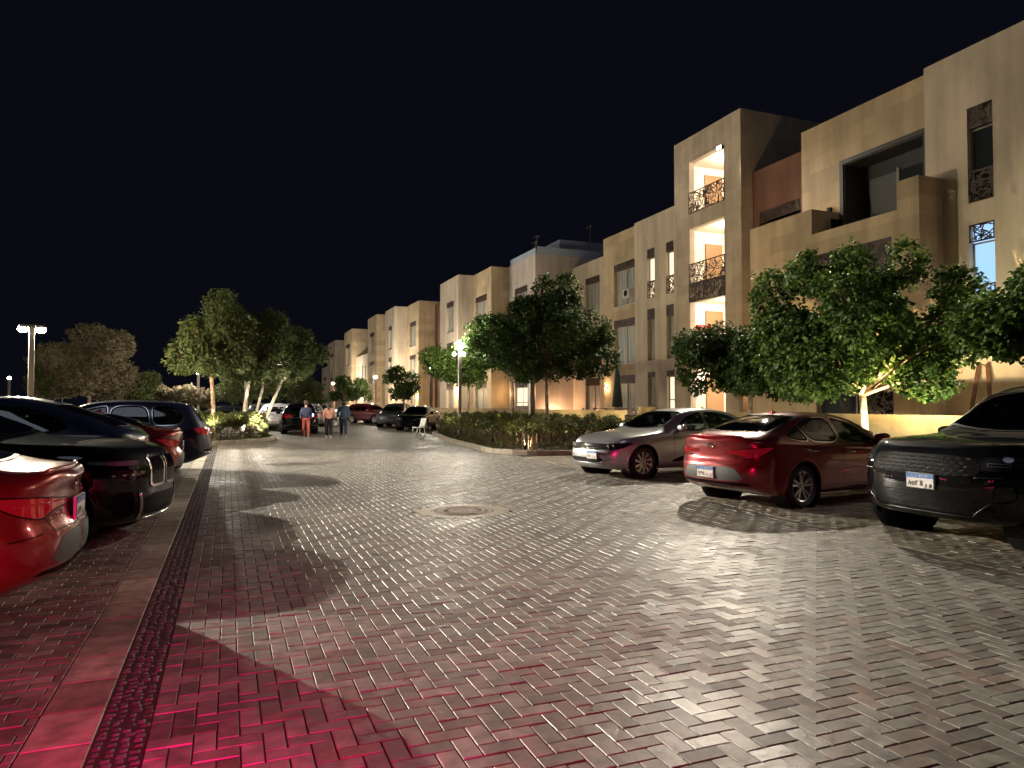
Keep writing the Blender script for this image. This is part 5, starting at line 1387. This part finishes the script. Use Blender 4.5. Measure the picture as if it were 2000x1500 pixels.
l9 = L_block('second farthest ochre block with a bright corner pier', 15.8, 98.7, 106, M_stone, [(100.5, 104, [(7.0, 10.1, .5, 0, None), (3.6, 5.4, .3, 0, None)])])
l10 = L_block('farthest full-height block at the end of the row', 16.1, 117.4, 127, M_stone2, [(120, 123, [(7, 10, .5, 0, None), (3.4, 6, .5, 0, None)])])
l11 = L_block('low end building past the farthest full-height block', 16.1, 127, 135, M_plaster, [(129, 132, [(4, 6.4, .5, 0, None)])], H=8.2)
l12 = L_block('wide plain link wall between the stair tower and the slot-window block', 22.6, 28.8, 31.2, M_plaster, [(29.5, 30.5, fl3())], H=11.5)
l13 = L_block('recessed link between the wide-window block and the pale corner block', 22.6, 39.4, 44.9, M_plaster, [(41, 43, fl3())], H=11.2)

# garden wall and terrace
gw = MB(); gw.box((16.9, 3, 0), (17.12, 26.2, 1.22)); gw.box((16.9, 27.0, 0), (17.12, 62, 1.22)); gw.box((16.86, 2.95, 1.22), (17.16, 26.25, 1.27)); gw.box((16.86, 26.95, 1.22), (17.16, 62.05, 1.27))
for y in (26.2, 26.8): gw.box((16.8, y, 0), (17.2, y + .25, 1.45))
tag(gw.build('garden_wall', M_wall), 'low ochre rendered wall in front of the terraces behind the hedge', 'wall')
tag(solid('terrace', (17.12, 3, 0), (30, 62, .62), pm('terrace tiles', (.32, .26, .18), .6, noise=.2, nscale=3), None), kind='structure')
mb = MB(); mb.lathe([(.0, .0), (.24, .0), (.30, .10), (.31, .9), (.34, .95), (.34, 1.02), (.28, 1.05)], (0, 0, 0), 20)
ur = mb.build('litter_bin', pm('bin brown', (.10, .055, .04), .6, noise=.3), None, True); ur.location = (16.35, 26.8, .05)
mb = MB(); g = random.Random(4)
for k in range(7): mb.ell((g.uniform(-.18, .18), g.uniform(-.18, .18), 1.08 + g.uniform(0, .14)), (.15, .14, .10), 8, 6)
mb.build('rubbish_bag', pm('grey bag', (.32, .29, .25), .5, bump=.6, bscale=30), ur, True)
tag(ur, 'round brown litter bin heaped with bags against the low ochre wall', 'litter bin')
# folded parasol, tables, sofa
pr = empty('parasol', (19.0, 32.6, .62), label='closed dark green parasol on the terrace before the ochre wide-window block', cat='parasol')
mb = MB(); mb.tube([(0, 0, 0), (0, 0, 2.95)], .022, 8); mb.box((-.25, -.25, 0), (.25, .25, .06)); mb.build('pole', M_steel, pr)
mb = MB(); n = 16; prof = [(.05, 2.92), (.09, 2.6), (.13, 2.1), (.18, 1.4), (.22, .85), (.20, .80)]
v = []; f = []
for r_, z in prof:
    for k in range(n): a = 2 * math.pi * k / n; q = r_ * (1 + .28 * (k % 2)); v.append((q * math.cos(a), q * math.sin(a), z))
for i in range(len(prof) - 1):
    for k in range(n): f.append((i * n + k, i * n + (k+1) % n, (i+1) * n + (k+1) % n, (i+1) * n + k))
mb.add(v, f); mb.build('canopy', pm('parasol cloth', (.015, .035, .03), .8), pr, True)
def table(x, y, label):
    r = empty('terrace_table', (x, y, .62), label=label, cat='table', group='terrace tables')
    mb = MB(); mb.box((-.4, -.7, .70), (.4, .7, .74)); mb.build('table_top', pm('table wood', (.35, .18, .12), .5), r, bevel=.008)
    for a, b in ((-.35, -.62), (.35, -.62), (.35, .62), (-.35, .62)): solid('leg', (a - .03, b - .03, 0), (a + .03, b + .03, .70), M_steel, r)
table(17.9, 30.5, 'wooden terrace table beside the folded parasol, nearer the litter bin')
table(18.6, 34.4, 'wooden terrace table on the far side of the folded parasol')
sf = empty('terrace_sofa', (17.9, 43.5, .62), label='low cushioned sofa on the terrace before the pale corner block', cat='sofa')
mb = MB(); mb.box((-.4, -1.4, .15), (.4, 1.4, .38)); mb.build('seat', M_brown, sf, bevel=.03)
mb = MB(); mb.box((.25, -1.4, .38), (.42, 1.4, .85)); mb.build('backrest', M_brown, sf, bevel=.03)
for y in (-1.05, -.35, .35, 1.05): solid('cushion', (-.35, y - .3, .38), (.2, y + .3, .52), pm('cushion', (.38, .30, .22), .8), sf, .04)
# leaning planks
def plank(x, y, dy, label):
    mb = MB(); mb.bar((x, y, .62), (x + .9, y + dy, 2.7), .11, .04, (1, 0, 0)); tag(mb.build('plank', pm('raw wood', (.12, .06, .03), .7, noise=.3)), label, 'plank', 'planks leaning by the right-edge block')
plank(19.0, 13.6, .25, 'long wooden plank leaning on the right-edge block, upright one next to the ochre pier')
plank(19.0, 12.9, .7, 'long wooden plank leaning on the right-edge block, the more slanted one')

# ================================================================ LAMPS
def wall_lamp(x, y, z, label, power, group=None):
    r = empty('wall_lamp', (x, y, z), label=label, cat='wall lamp', group=group)
    solid('bracket', (-.30, -.03, -.03), (0, .03, .03), M_black, r)
    solid('housing', (-.62, -.10, -.03), (-.16, .10, .05), M_steel, r, .01)
    mb = MB(); mb.box((-.60, -.085, -.045), (-.18, .085, -.031)); mb.build('lamp_face', M_bulbw, r)
    spot_light('lamp_light', (-.4, 0, -.08), (-6, -.3, -2.6), power, WHITE, 132, .6, .10, r)
    return r
wall_lamp(20, 12.45, 4.95, 'bright bar-shaped wall lamp at the right edge, beside the blue-lit window', 1700, 'lamps on the right-edge block')
wall_lamp(20, 5.2, 4.95, 'bright wall lamp on the right-edge block, out past the photo edge', 1100, 'lamps on the right-edge block')
M_globe = emit_mat('globe', (1, .90, .70), 45)
def street_lamp(x, y, z, label, power, kind='triple', group='street lamps before the buildings', lit=True, wpost=.20, col=WHITE):
    r = empty('street_lamp', (x, y, 0), label=label, cat='street lamp', group=group)
    mb = MB(); mb.box((-wpost/2, -wpost/2, 0), (wpost/2, wpost/2, z - .1)); mb.box((-wpost*.8, -wpost*.8, 0), (wpost*.8, wpost*.8, .25)); mb.build('post', M_steel, r, bevel=.006)
    g = M_globe if lit else pm('dead globe', (.1, .1, .1), .3)
    if kind == 'triple':
        mb = MB()
        for k in range(3):
            a = 2.1 * k + .4; mb.tube([(0, 0, z - .15), (.16 * math.cos(a), .16 * math.sin(a), z - .1), (.26 * math.cos(a), .26 * math.sin(a), z - .22)], .018, 6)
        mb.build('arm', M_steel, r, True)
        for k in range(3):
            a = 2.1 * k + .4; mb = MB(); mb.ell((.26 * math.cos(a), .26 * math.sin(a), z - .30), (.075, .075, .085)); mb.build('bulb', g, r, True)
        mb = MB(); mb.ell((0, 0, z), (.14, .14, .15)); mb.build('globe', g, r, True)
        if lit: point_light('lamp_light', (0, 0, z + .25), power, col, .16, r)
    elif kind == 'twin':
        mb = MB(); mb.box((-.34, -.05, z - .10), (.34, .05, z - .03)); mb.build('arm', M_steel, r)
        for s_ in (-1, 1):
            mb = MB(); mb.box((s_ * .21 - .13, -.12, z - .14), (s_ * .21 + .13, .12, z - .04)); h = mb.build('lamp_head', M_steel, r, bevel=.01)
            mb = MB(); mb.ell((s_ * .24, 0, z - .17), (.15, .14, .12)); mb.build('lamp_bowl', g, h, True)
            if lit:
                spot_light('lamp_light', (s_ * .21, -.05, z - .26), (s_ * .21 + 1.5, -9, z - 3.0), power * .16, col, 150, .5, .08, r)
                point_light('lamp_glow', (s_ * .21, 0, z - .30), power * .6, col, .08, r)
    else:
        mb = MB(); mb.ell((0, 0, z), (.16, .16, .17)); mb.build('globe', g, r, True)
        if lit: point_light('lamp_light', (0, -.0, z + .28), power, col, .16, r)
    return r
street_lamp(9.35, 29.5, 4.05, 'triple-globe street lamp shining among the trees over the hedge end', 1500, wpost=.13)
street_lamp(11.55, 26.7, 4.3, 'unlit lamp post hidden in the tallest dark tree over the hedge', 0, lit=False)
street_lamp(13.9, 72, 4.3, 'lit street lamp standing before the ochre corner block', 1300, 'single')
street_lamp(12.9, 96, 4.3, 'lit street lamp at the end of the street, right of the last tree', 1300, 'single')
street_lamp(14.5, 53, 4.3, 'lit street lamp hidden behind the small dark tree by the parked cars', 900, 'single')
GLP = 'lamps of the far car park'
tl = street_lamp(-5.9, 27.0, 4.15, 'twin-head lamp glaring above the parked cars, by the broad brownish tree', 6500, 'twin', GLP, wpost=.15, col=(1, .86, .62)); tl.rotation_euler = (0, 0, R(15))
street_lamp(-19.7, 82, 4.1, 'distant lit lamp at the left photo edge, its pole glowing', 3000, 'single', GLP)
street_lamp(-21.7, 102, 4.1, 'distant lit lamp seen just left of the twin-head lamp post', 3000, 'single', GLP)
street_lamp(-23.6, 122, 4.1, 'distant lit lamp seen just right of the twin-head lamp post', 2500, 'single', GLP)
street_lamp(-2.2, 62, 4.1, 'slim lit lamp seen between the pinkish trunk and the navy estate', 2500, 'single', GLP)
street_lamp(1.0, 44, 3.4, 'bright lamp half hidden by the leaves of the tall trees beyond the square hedge', 1800, 'single', GLP)
# tall car park mast, left of the view: its floodlights throw the long shadows of the parked cars
mr_ = empty('light_mast', (-21, 43, 0), R(-30), label='tall floodlight mast of the car park, out past the photo edge', cat='light mast')
mb = MB(); mb.tube([(0, 0, 0), (0, 0, 12.2)], [.16, .08], 12); mb.build('pole', M_steel, mr_, True)
mb = MB(); mb.box((-.9, -.06, 12.1), (.9, .06, 12.2)); mb.build('crossbar', M_steel, mr_)
for sx in (-.6, .6):
    mb = MB(); mb.box((sx - .25, -.18, 11.8), (sx + .25, .12, 12.08)); h_ = mb.build('floodlight_head', M_black, mr_, bevel=.02)
    mb = MB(); mb.box((sx - .22, -.20, 11.83), (sx + .22, -.185, 12.05)); mb.build('lamp_face', M_bulbw, h_)
spot_light('mast_light', (-21 + .3, 43 - .4, 12.0), (-1, 8, 0), 190000, (1, .92, .76), 50, .35, .12)
spot_light('mast_light', (-21 + .6, 43 - .4, 12.0), (20, 28, 6), 64000, (1, .86, .64), 84, .6, .12)  # second beam, added to brighten the building fronts
# ground spots
def ground_spot(x, y, tx, ty, tz, power, label, col=WARM, size=95, z=.16):
    r = empty('ground_spotlight', (x, y, z), label=label, cat='spotlight', group='ground spotlights in the planting')
    d = Vector((tx - x, ty - y, tz - z)).normalized()
    mb = MB(); mb.tube([(0, 0, -.08), (0, 0, 0)], .02, 8); p = Vector((0, 0, .04)); mb.tube([p - d * .07, p, p + d * .06], [.045, .055, .06], 14); mb.build('housing', M_black, r, True)
    mb = MB(); q = p + d * .062; mb.tube([q, q + d * .006], .05, 14); mb.build('lamp_face', M_bulb, r)
    spot_light('spot', q + d * .05, q + d * 3, power, col, size, .6, .04, r)
ground_spot(8.75, 20.75, 9.3, 22.0, 1.1, 110, 'small spotlight glowing at the foot of the hedge near the silver sedan', size=150)
ground_spot(9.6, 26.0, 10.6, 29.5, 3.6, 500, 'small spotlight in the hedge lighting the overlapping tree', (1, .85, .5))
ground_spot(9.8, 31.0, 10.9, 33.6, 3.6, 520, 'small spotlight in the hedge lighting the green tree by the triple lamp', (.95, 1, .6))
ground_spot(14.9, 23.2, 16.9, 24.2, .9, 160, 'added spotlight behind the hedge brightening the ochre wall near the litter bin', (1, .82, .45), 150)  # this and the next two are added to brighten the garden wall
ground_spot(14.9, 28.6, 16.9, 29.2, .9, 160, 'added spotlight behind the hedge brightening the ochre wall beyond the litter bin', (1, .82, .45), 150)
ground_spot(14.9, 34.0, 16.9, 34.6, .9, 160, 'added spotlight behind the hedge brightening the far part of the ochre wall', (1, .82, .45), 150)
ground_spot(13.45, 9.9, 14.9, 12.6, 3.0, 700, 'added kerb spotlight brightening the big leafy tree from below', (1, .95, .62), 110)  # added to make the leaves brighter, no such lamp known here
ground_spot(13.75, 11.4, 20.3, 16.5, 8.5, 3200, 'spotlight at the kerb throwing leaf shadows on the stone balcony', (1, .70, .36), 80)
ground_spot(13.7, 20.2, 20.0, 26.0, 8.5, 600, 'spotlight at the kerb aimed up at the stair tower', (1, .74, .42), 75)
ground_spot(-.9, 30.3, -.5, 31.6, 4.0, 1500, 'spotlight at the foot of the pinkish trunk in the square hedge', WHITE, 100)
ground_spot(.9, 32.0, 1.5, 34.4, 3.5, 1500, 'spotlight under the leaning white trunks of the square hedge', WHITE, 110)
# wall washers on the terraces
def washer(x, y, z, label, power=260, col=AMBER):
    r = empty('wall_light', (x, y, z), label=label, cat='wall light', group='small glowing lights on the terraces')
    solid('housing', (-.08, -.06, -.12), (0, .06, .12), M_steel, r, .01); mb = MB(); mb.box((-.07, -.05, .121), (-.01, .05, .13)); mb.box((-.07, -.05, -.13), (-.01, .05, -.121)); mb.build('lamp_face', M_bulb, r)
    point_light('washer_light', (-.30, 0, 0), power, col, .08, r)
for y, z, x, lb in ((23.2, 2.6, 20.62, 'small lit wall light in the terracotta recess'), (30.0, 2.6, 22.6, 'small lit wall light on the link wall left of the stair tower'),
                    (36.0 + 3.0, 2.6, 22.0, 'small lit wall light at the far edge of the ochre wide-window block'), (45.3, 2.4, 19.7, 'small lit wall light at the corner of the pale corner block'),
                    (49.2, 2.4, 19.7, 'small lit wall light at the far end of the pale corner block front'), (54.6, 2.6, 17.1, 'small lit wall light at the corner under the narrow upper window'),
                    (64, 2.6, 19.4, 'small lit wall light on the reddish recessed wall'), (70.0, 2.6, 17.7, 'small lit wall light at the corner of the block behind the second lamp'),
                    (75.2, 2.6, 16.4, 'small lit wall light on the beige slim-window block'), (82.4, 2.6, 15.9, 'small lit wall light at the corner of the block with the plain pier'),
                    (88.3, 2.6, 16.3, 'lit wall light nearer end of the low link building'), (93.8, 2.6, 16.3, 'lit wall light at the middle of the low link building'), (100, 2.6, 15.8, 'lit wall light on the second farthest ochre block'), (118.5, 2.6, 16.1, 'lit wall light on the farthest full-height block')):
    washer(x, y, z, lb, 35 if y < 50 else 200)
mb = MB(); mb.box((20.4, 44.4, .62), (27.5, 44.55, .68)); st = mb.build('light_strip', emit_mat('strip light', (1, .55, .30), 9), None)
tag(st, 'glowing pinkish light strip along the foot of the pale corner block side wall', 'light strip')
for x in (20.9, 23.0, 25.5): point_light('strip_light', (x, 44.3, .80), 130, (1, .58, .32), .15, st)

# ================================================================ CHAIR AND WALKERS
ch = empty('plastic_chair', (8.75, 34.3, 0), R(200), label='white plastic chair standing alone in the street by the hedge end', cat='chair')
M_pl = pm('white plastic', (.72, .72, .68), .4)
mb = MB(); v = []; f = []
for i in range(7):
    for j in range(5):
        t = i / 6; u = j / 4 - .5
        v.append((.22 - t * .46, u * .46, .44 - .03 * math.sin(t * 3.1) - .02 * math.cos(u * 6)))
for i in range(6):
    for j in range(4): f.append((i * 5 + j, i * 5 + j + 1, i * 5 + j + 6, i * 5 + j + 5))
mb.add(v, f); so_ = mb.build('seat', M_pl, ch, True); s_ = so_.modifiers.new('s', 'SOLIDIFY'); s_.thickness = .03
mb = MB(); v = []; f = []
for i in range(7):
    for j in range(5):
        t = i / 6; u = j / 4 - .5
        v.append((-.23 - .12 * t - .05 * (u * 2) ** 2 * -1 * .8, u * (.46 - .08 * t), .43 + .44 * t))
for i in range(6):
    for j in range(4): f.append((i * 5 + j, i * 5 + j + 1, i * 5 + j + 6, i * 5 + j + 5))
mb.add(v, f); so_ = mb.build('backrest', M_pl, ch, True); s_ = so_.modifiers.new('s', 'SOLIDIFY'); s_.thickness = .03
for a, b in ((.19, -.19), (.19, .19), (-.20, -.19), (-.20, .19)):
    mb = MB(); mb.tube([(a, b, .42), (a * 1.25, b * 1.15, 0)], [.028, .02], 8); mb.build('leg', M_pl, ch, True)

M_skin = pm('skin', (.38, .22, .15), .6)
def skin(name, verts, edges, rad, mat, parent=None, root=0, sub=2):
    me = bpy.data.meshes.new(name); me.from_pydata(verts, edges, []); me.materials.append(mat)
    o = link(bpy.data.objects.new(name, me), parent)
    m = o.modifiers.new('skin', 'SKIN'); m.use_smooth_shade = True
    for i, r_ in enumerate(rad):
        sv = me.skin_vertices[0].data[i]; sv.radius = (r_, r_) if not isinstance(r_, tuple) else r_; sv.use_root = (i == root)
    s_ = o.modifiers.new('sub', 'SUBSURF'); s_.levels = sub; s_.render_levels = sub
    return o
def person(x, y, hgt, bearing, label, topc, legc, hairc, top_len, loose, step, arms, hair_long=False, item=None):
    k = hgt / 1.7
    V = [(0, 0, .95), (0, 0, 1.12), (0, .01, 1.32), (0, 0, 1.44), (0, .01, 1.50), (0, .03, 1.60)]; Rr = [(.135, .10), (.125, .09), (.155, .10), (.09, .07), (.05, .05), (.055, .06)]
    E = [(0, 1), (1, 2), (2, 3), (3, 4), (4, 5)]
    V.append((0, .025, 1.66)); Rr.append((.075, .092)); E.append((5, 6)); V.append((0, .01, 1.70)); Rr.append((.05, .06)); E.append((6, 7))
    legs = []
    for sx, st in ((-1, step), (1, -step)):
        b = len(V); V += [(sx * .09, 0, .90), (sx * .10, st * .45, .50), (sx * .10, st * .9 - (.05 if st < 0 else 0), .10), (sx * .10, st * .9 + .12, .035)]
        Rr += [.09, .06, .04, .035]; E += [(0, b), (b, b+1), (b+1, b+2), (b+2, b+3)]; legs.append(V[b:b+4])
    al = []
    for sx, am in zip((-1, 1), arms):
        b = len(V); sh_ = (sx * .18, 0, 1.40)
        el = (sx * (.235 + am[2]), am[0] * .4, 1.14); wr_ = (sx * (.25 + am[2]), am[0] + am[1], .92 + abs(am[1]) * .8)
        V += [sh_, el, wr_]; Rr += [.055, .042, .028]; E += [(2, b), (b, b+1), (b+1, b+2)]; al.append((sh_, el, wr_))
        d = (Vector(wr_) - Vector(el)).normalized(); pm_ = Vector(wr_) + d * .07; c = len(V); V.append(tuple(pm_)); Rr.append((.034, .018)); E.append((b+2, c))
        for q in range(4):
            o_ = Vector((0, (q - 1.5) * .018, 0)); p1 = pm_ + d * .04 + o_; p2 = p1 + d * (.035 - .004 * abs(q - 1.4)) + Vector((-sx * .012, 0, 0))
            i = len(V); V += [tuple(p1), tuple(p2)]; Rr += [.009, .008]; E += [(c, i), (i, i+1)]
        i = len(V); V += [tuple(Vector(wr_) + d * .035 + Vector((-sx * .01, .04, 0)))]; Rr += [.010]; E += [(c, i)]
    S_ = lambda L_: [(p[0] * k, p[1] * k, p[2] * k) for p in L_]
    sc = lambda L_: [tuple(q * k for q in r_) if isinstance(r_, tuple) else r_ * k for r_ in L_]
    body = skin('person', S_(V), E, sc(Rr), M_skin)
    body.location = (x, y, 0); body.rotation_euler = (0, 0, R(-bearing)); tag(body, label, 'person', 'three people walking away down the street')
    # top
    tv = [(0, 0, top_len), (0, 0, 1.08), (0, .005, 1.30), (0, 0, 1.43)]; tr_ = [(.17 + loose, .12 + loose), (.15 + loose * .6, .11 + loose * .5), (.185, .125), (.10, .085)]; te = [(0, 1), (1, 2), (2, 3)]
    for a in al:
        b = len(tv); w2 = Vector(a[1]).lerp(Vector(a[2]), .92); tv += [a[0], a[1], tuple(w2)]; tr_ += [.075, .060, .045]; te += [(2, b), (b, b+1), (b+1, b+2)]
    skin('jacket', S_(tv), te, sc(tr_), pm('cloth %s' % (topc,), topc, .85), body, 1)
    lv = [(0, 0, .97)]; lr = [(.155, .115)]; le = []
    for L_ in legs:
        b = len(lv); lv += [L_[0], L_[1], tuple(Vector(L_[1]).lerp(Vector(L_[2]), .95))]; lr += [.105 + loose * .3, .075 + loose * .4, .055 + loose * .5]; le += [(0, b), (b, b+1), (b+1, b+2)]
    skin('trousers', S_(lv), le, sc(lr), pm('cloth %s' % (legc,), legc, .85), body)
    for L_ in legs:
        p = Vector(L_[2]); skin('shoe', S_([(p.x, p.y - .04, .045), (p.x, p.y + .09, .04), (p.x, p.y + .16, .03)]), [(0, 1), (1, 2)], sc([.045, .042, .03]), pm('shoe', (.5, .46, .42), .6), body)
    hv = [(0, .0, 1.70), (0, -.015, 1.65), (0, -.03, 1.58)]; hr = [(.085, .095), (.094, .098), (.075, .07)]
    if hair_long: hv += [(0, -.05, 1.45), (0, -.07, 1.32)]; hr += [(.085, .05), (.06, .035)]
    skin('hair', S_(hv), [(i, i+1) for i in range(len(hv) - 1)], sc(hr), pm('hair %s' % (hairc,), hairc, .6), body, 1)
    # face: nose and eyes
    mb = MB(); mb.ell((0, .115 * k, 1.605 * k), (.012, .02, .02), 8, 6); mb.build('nose', M_skin, body, True)
    return body
person(3.35, 33.9, 1.66, 6, 'walker in red trousers and dark blue top in front of the black estate', (.02, .025, .06), (.42, .10, .09), (.035, .022, .016), .98, .01, .22, ((.05, .12, 0), (.05, .10, 0)))
person(4.35, 33.7, 1.62, 4, 'walker in loose pinkish jacket and black leggings, middle one of the three', (.55, .27, .20), (.008, .008, .010), (.05, .035, .03), .80, .055, .15, ((-.08, .0, .02), (.08, .0, .02)), True)
person(5.08, 34.1, 1.70, 8, 'walker in a long dark blue coat, nearest the parked white sedan', (.02, .05, .085), (.02, .028, .05), (.02, .015, .012), .78, .03, .17, ((.06, 0, .03), (-.06, 0, .03)), True)
ph = MB(); ph.box((-.035, -.005, -.07), (.035, .005, .07)); po = ph.build('phone', M_black, None); po.location = (3.66, 34.02, 1.06); po.rotation_euler = (.4, 0, .2)
tag(po, 'phone with a glowing blue screen held out by the walker in red trousers', 'phone')
ph = MB(); ph.box((-.032, -.0065, -.065), (.032, -.0052, .065)); ph.build('screen', emit_mat('phone screen', (.12, .3, 1), 14), po)
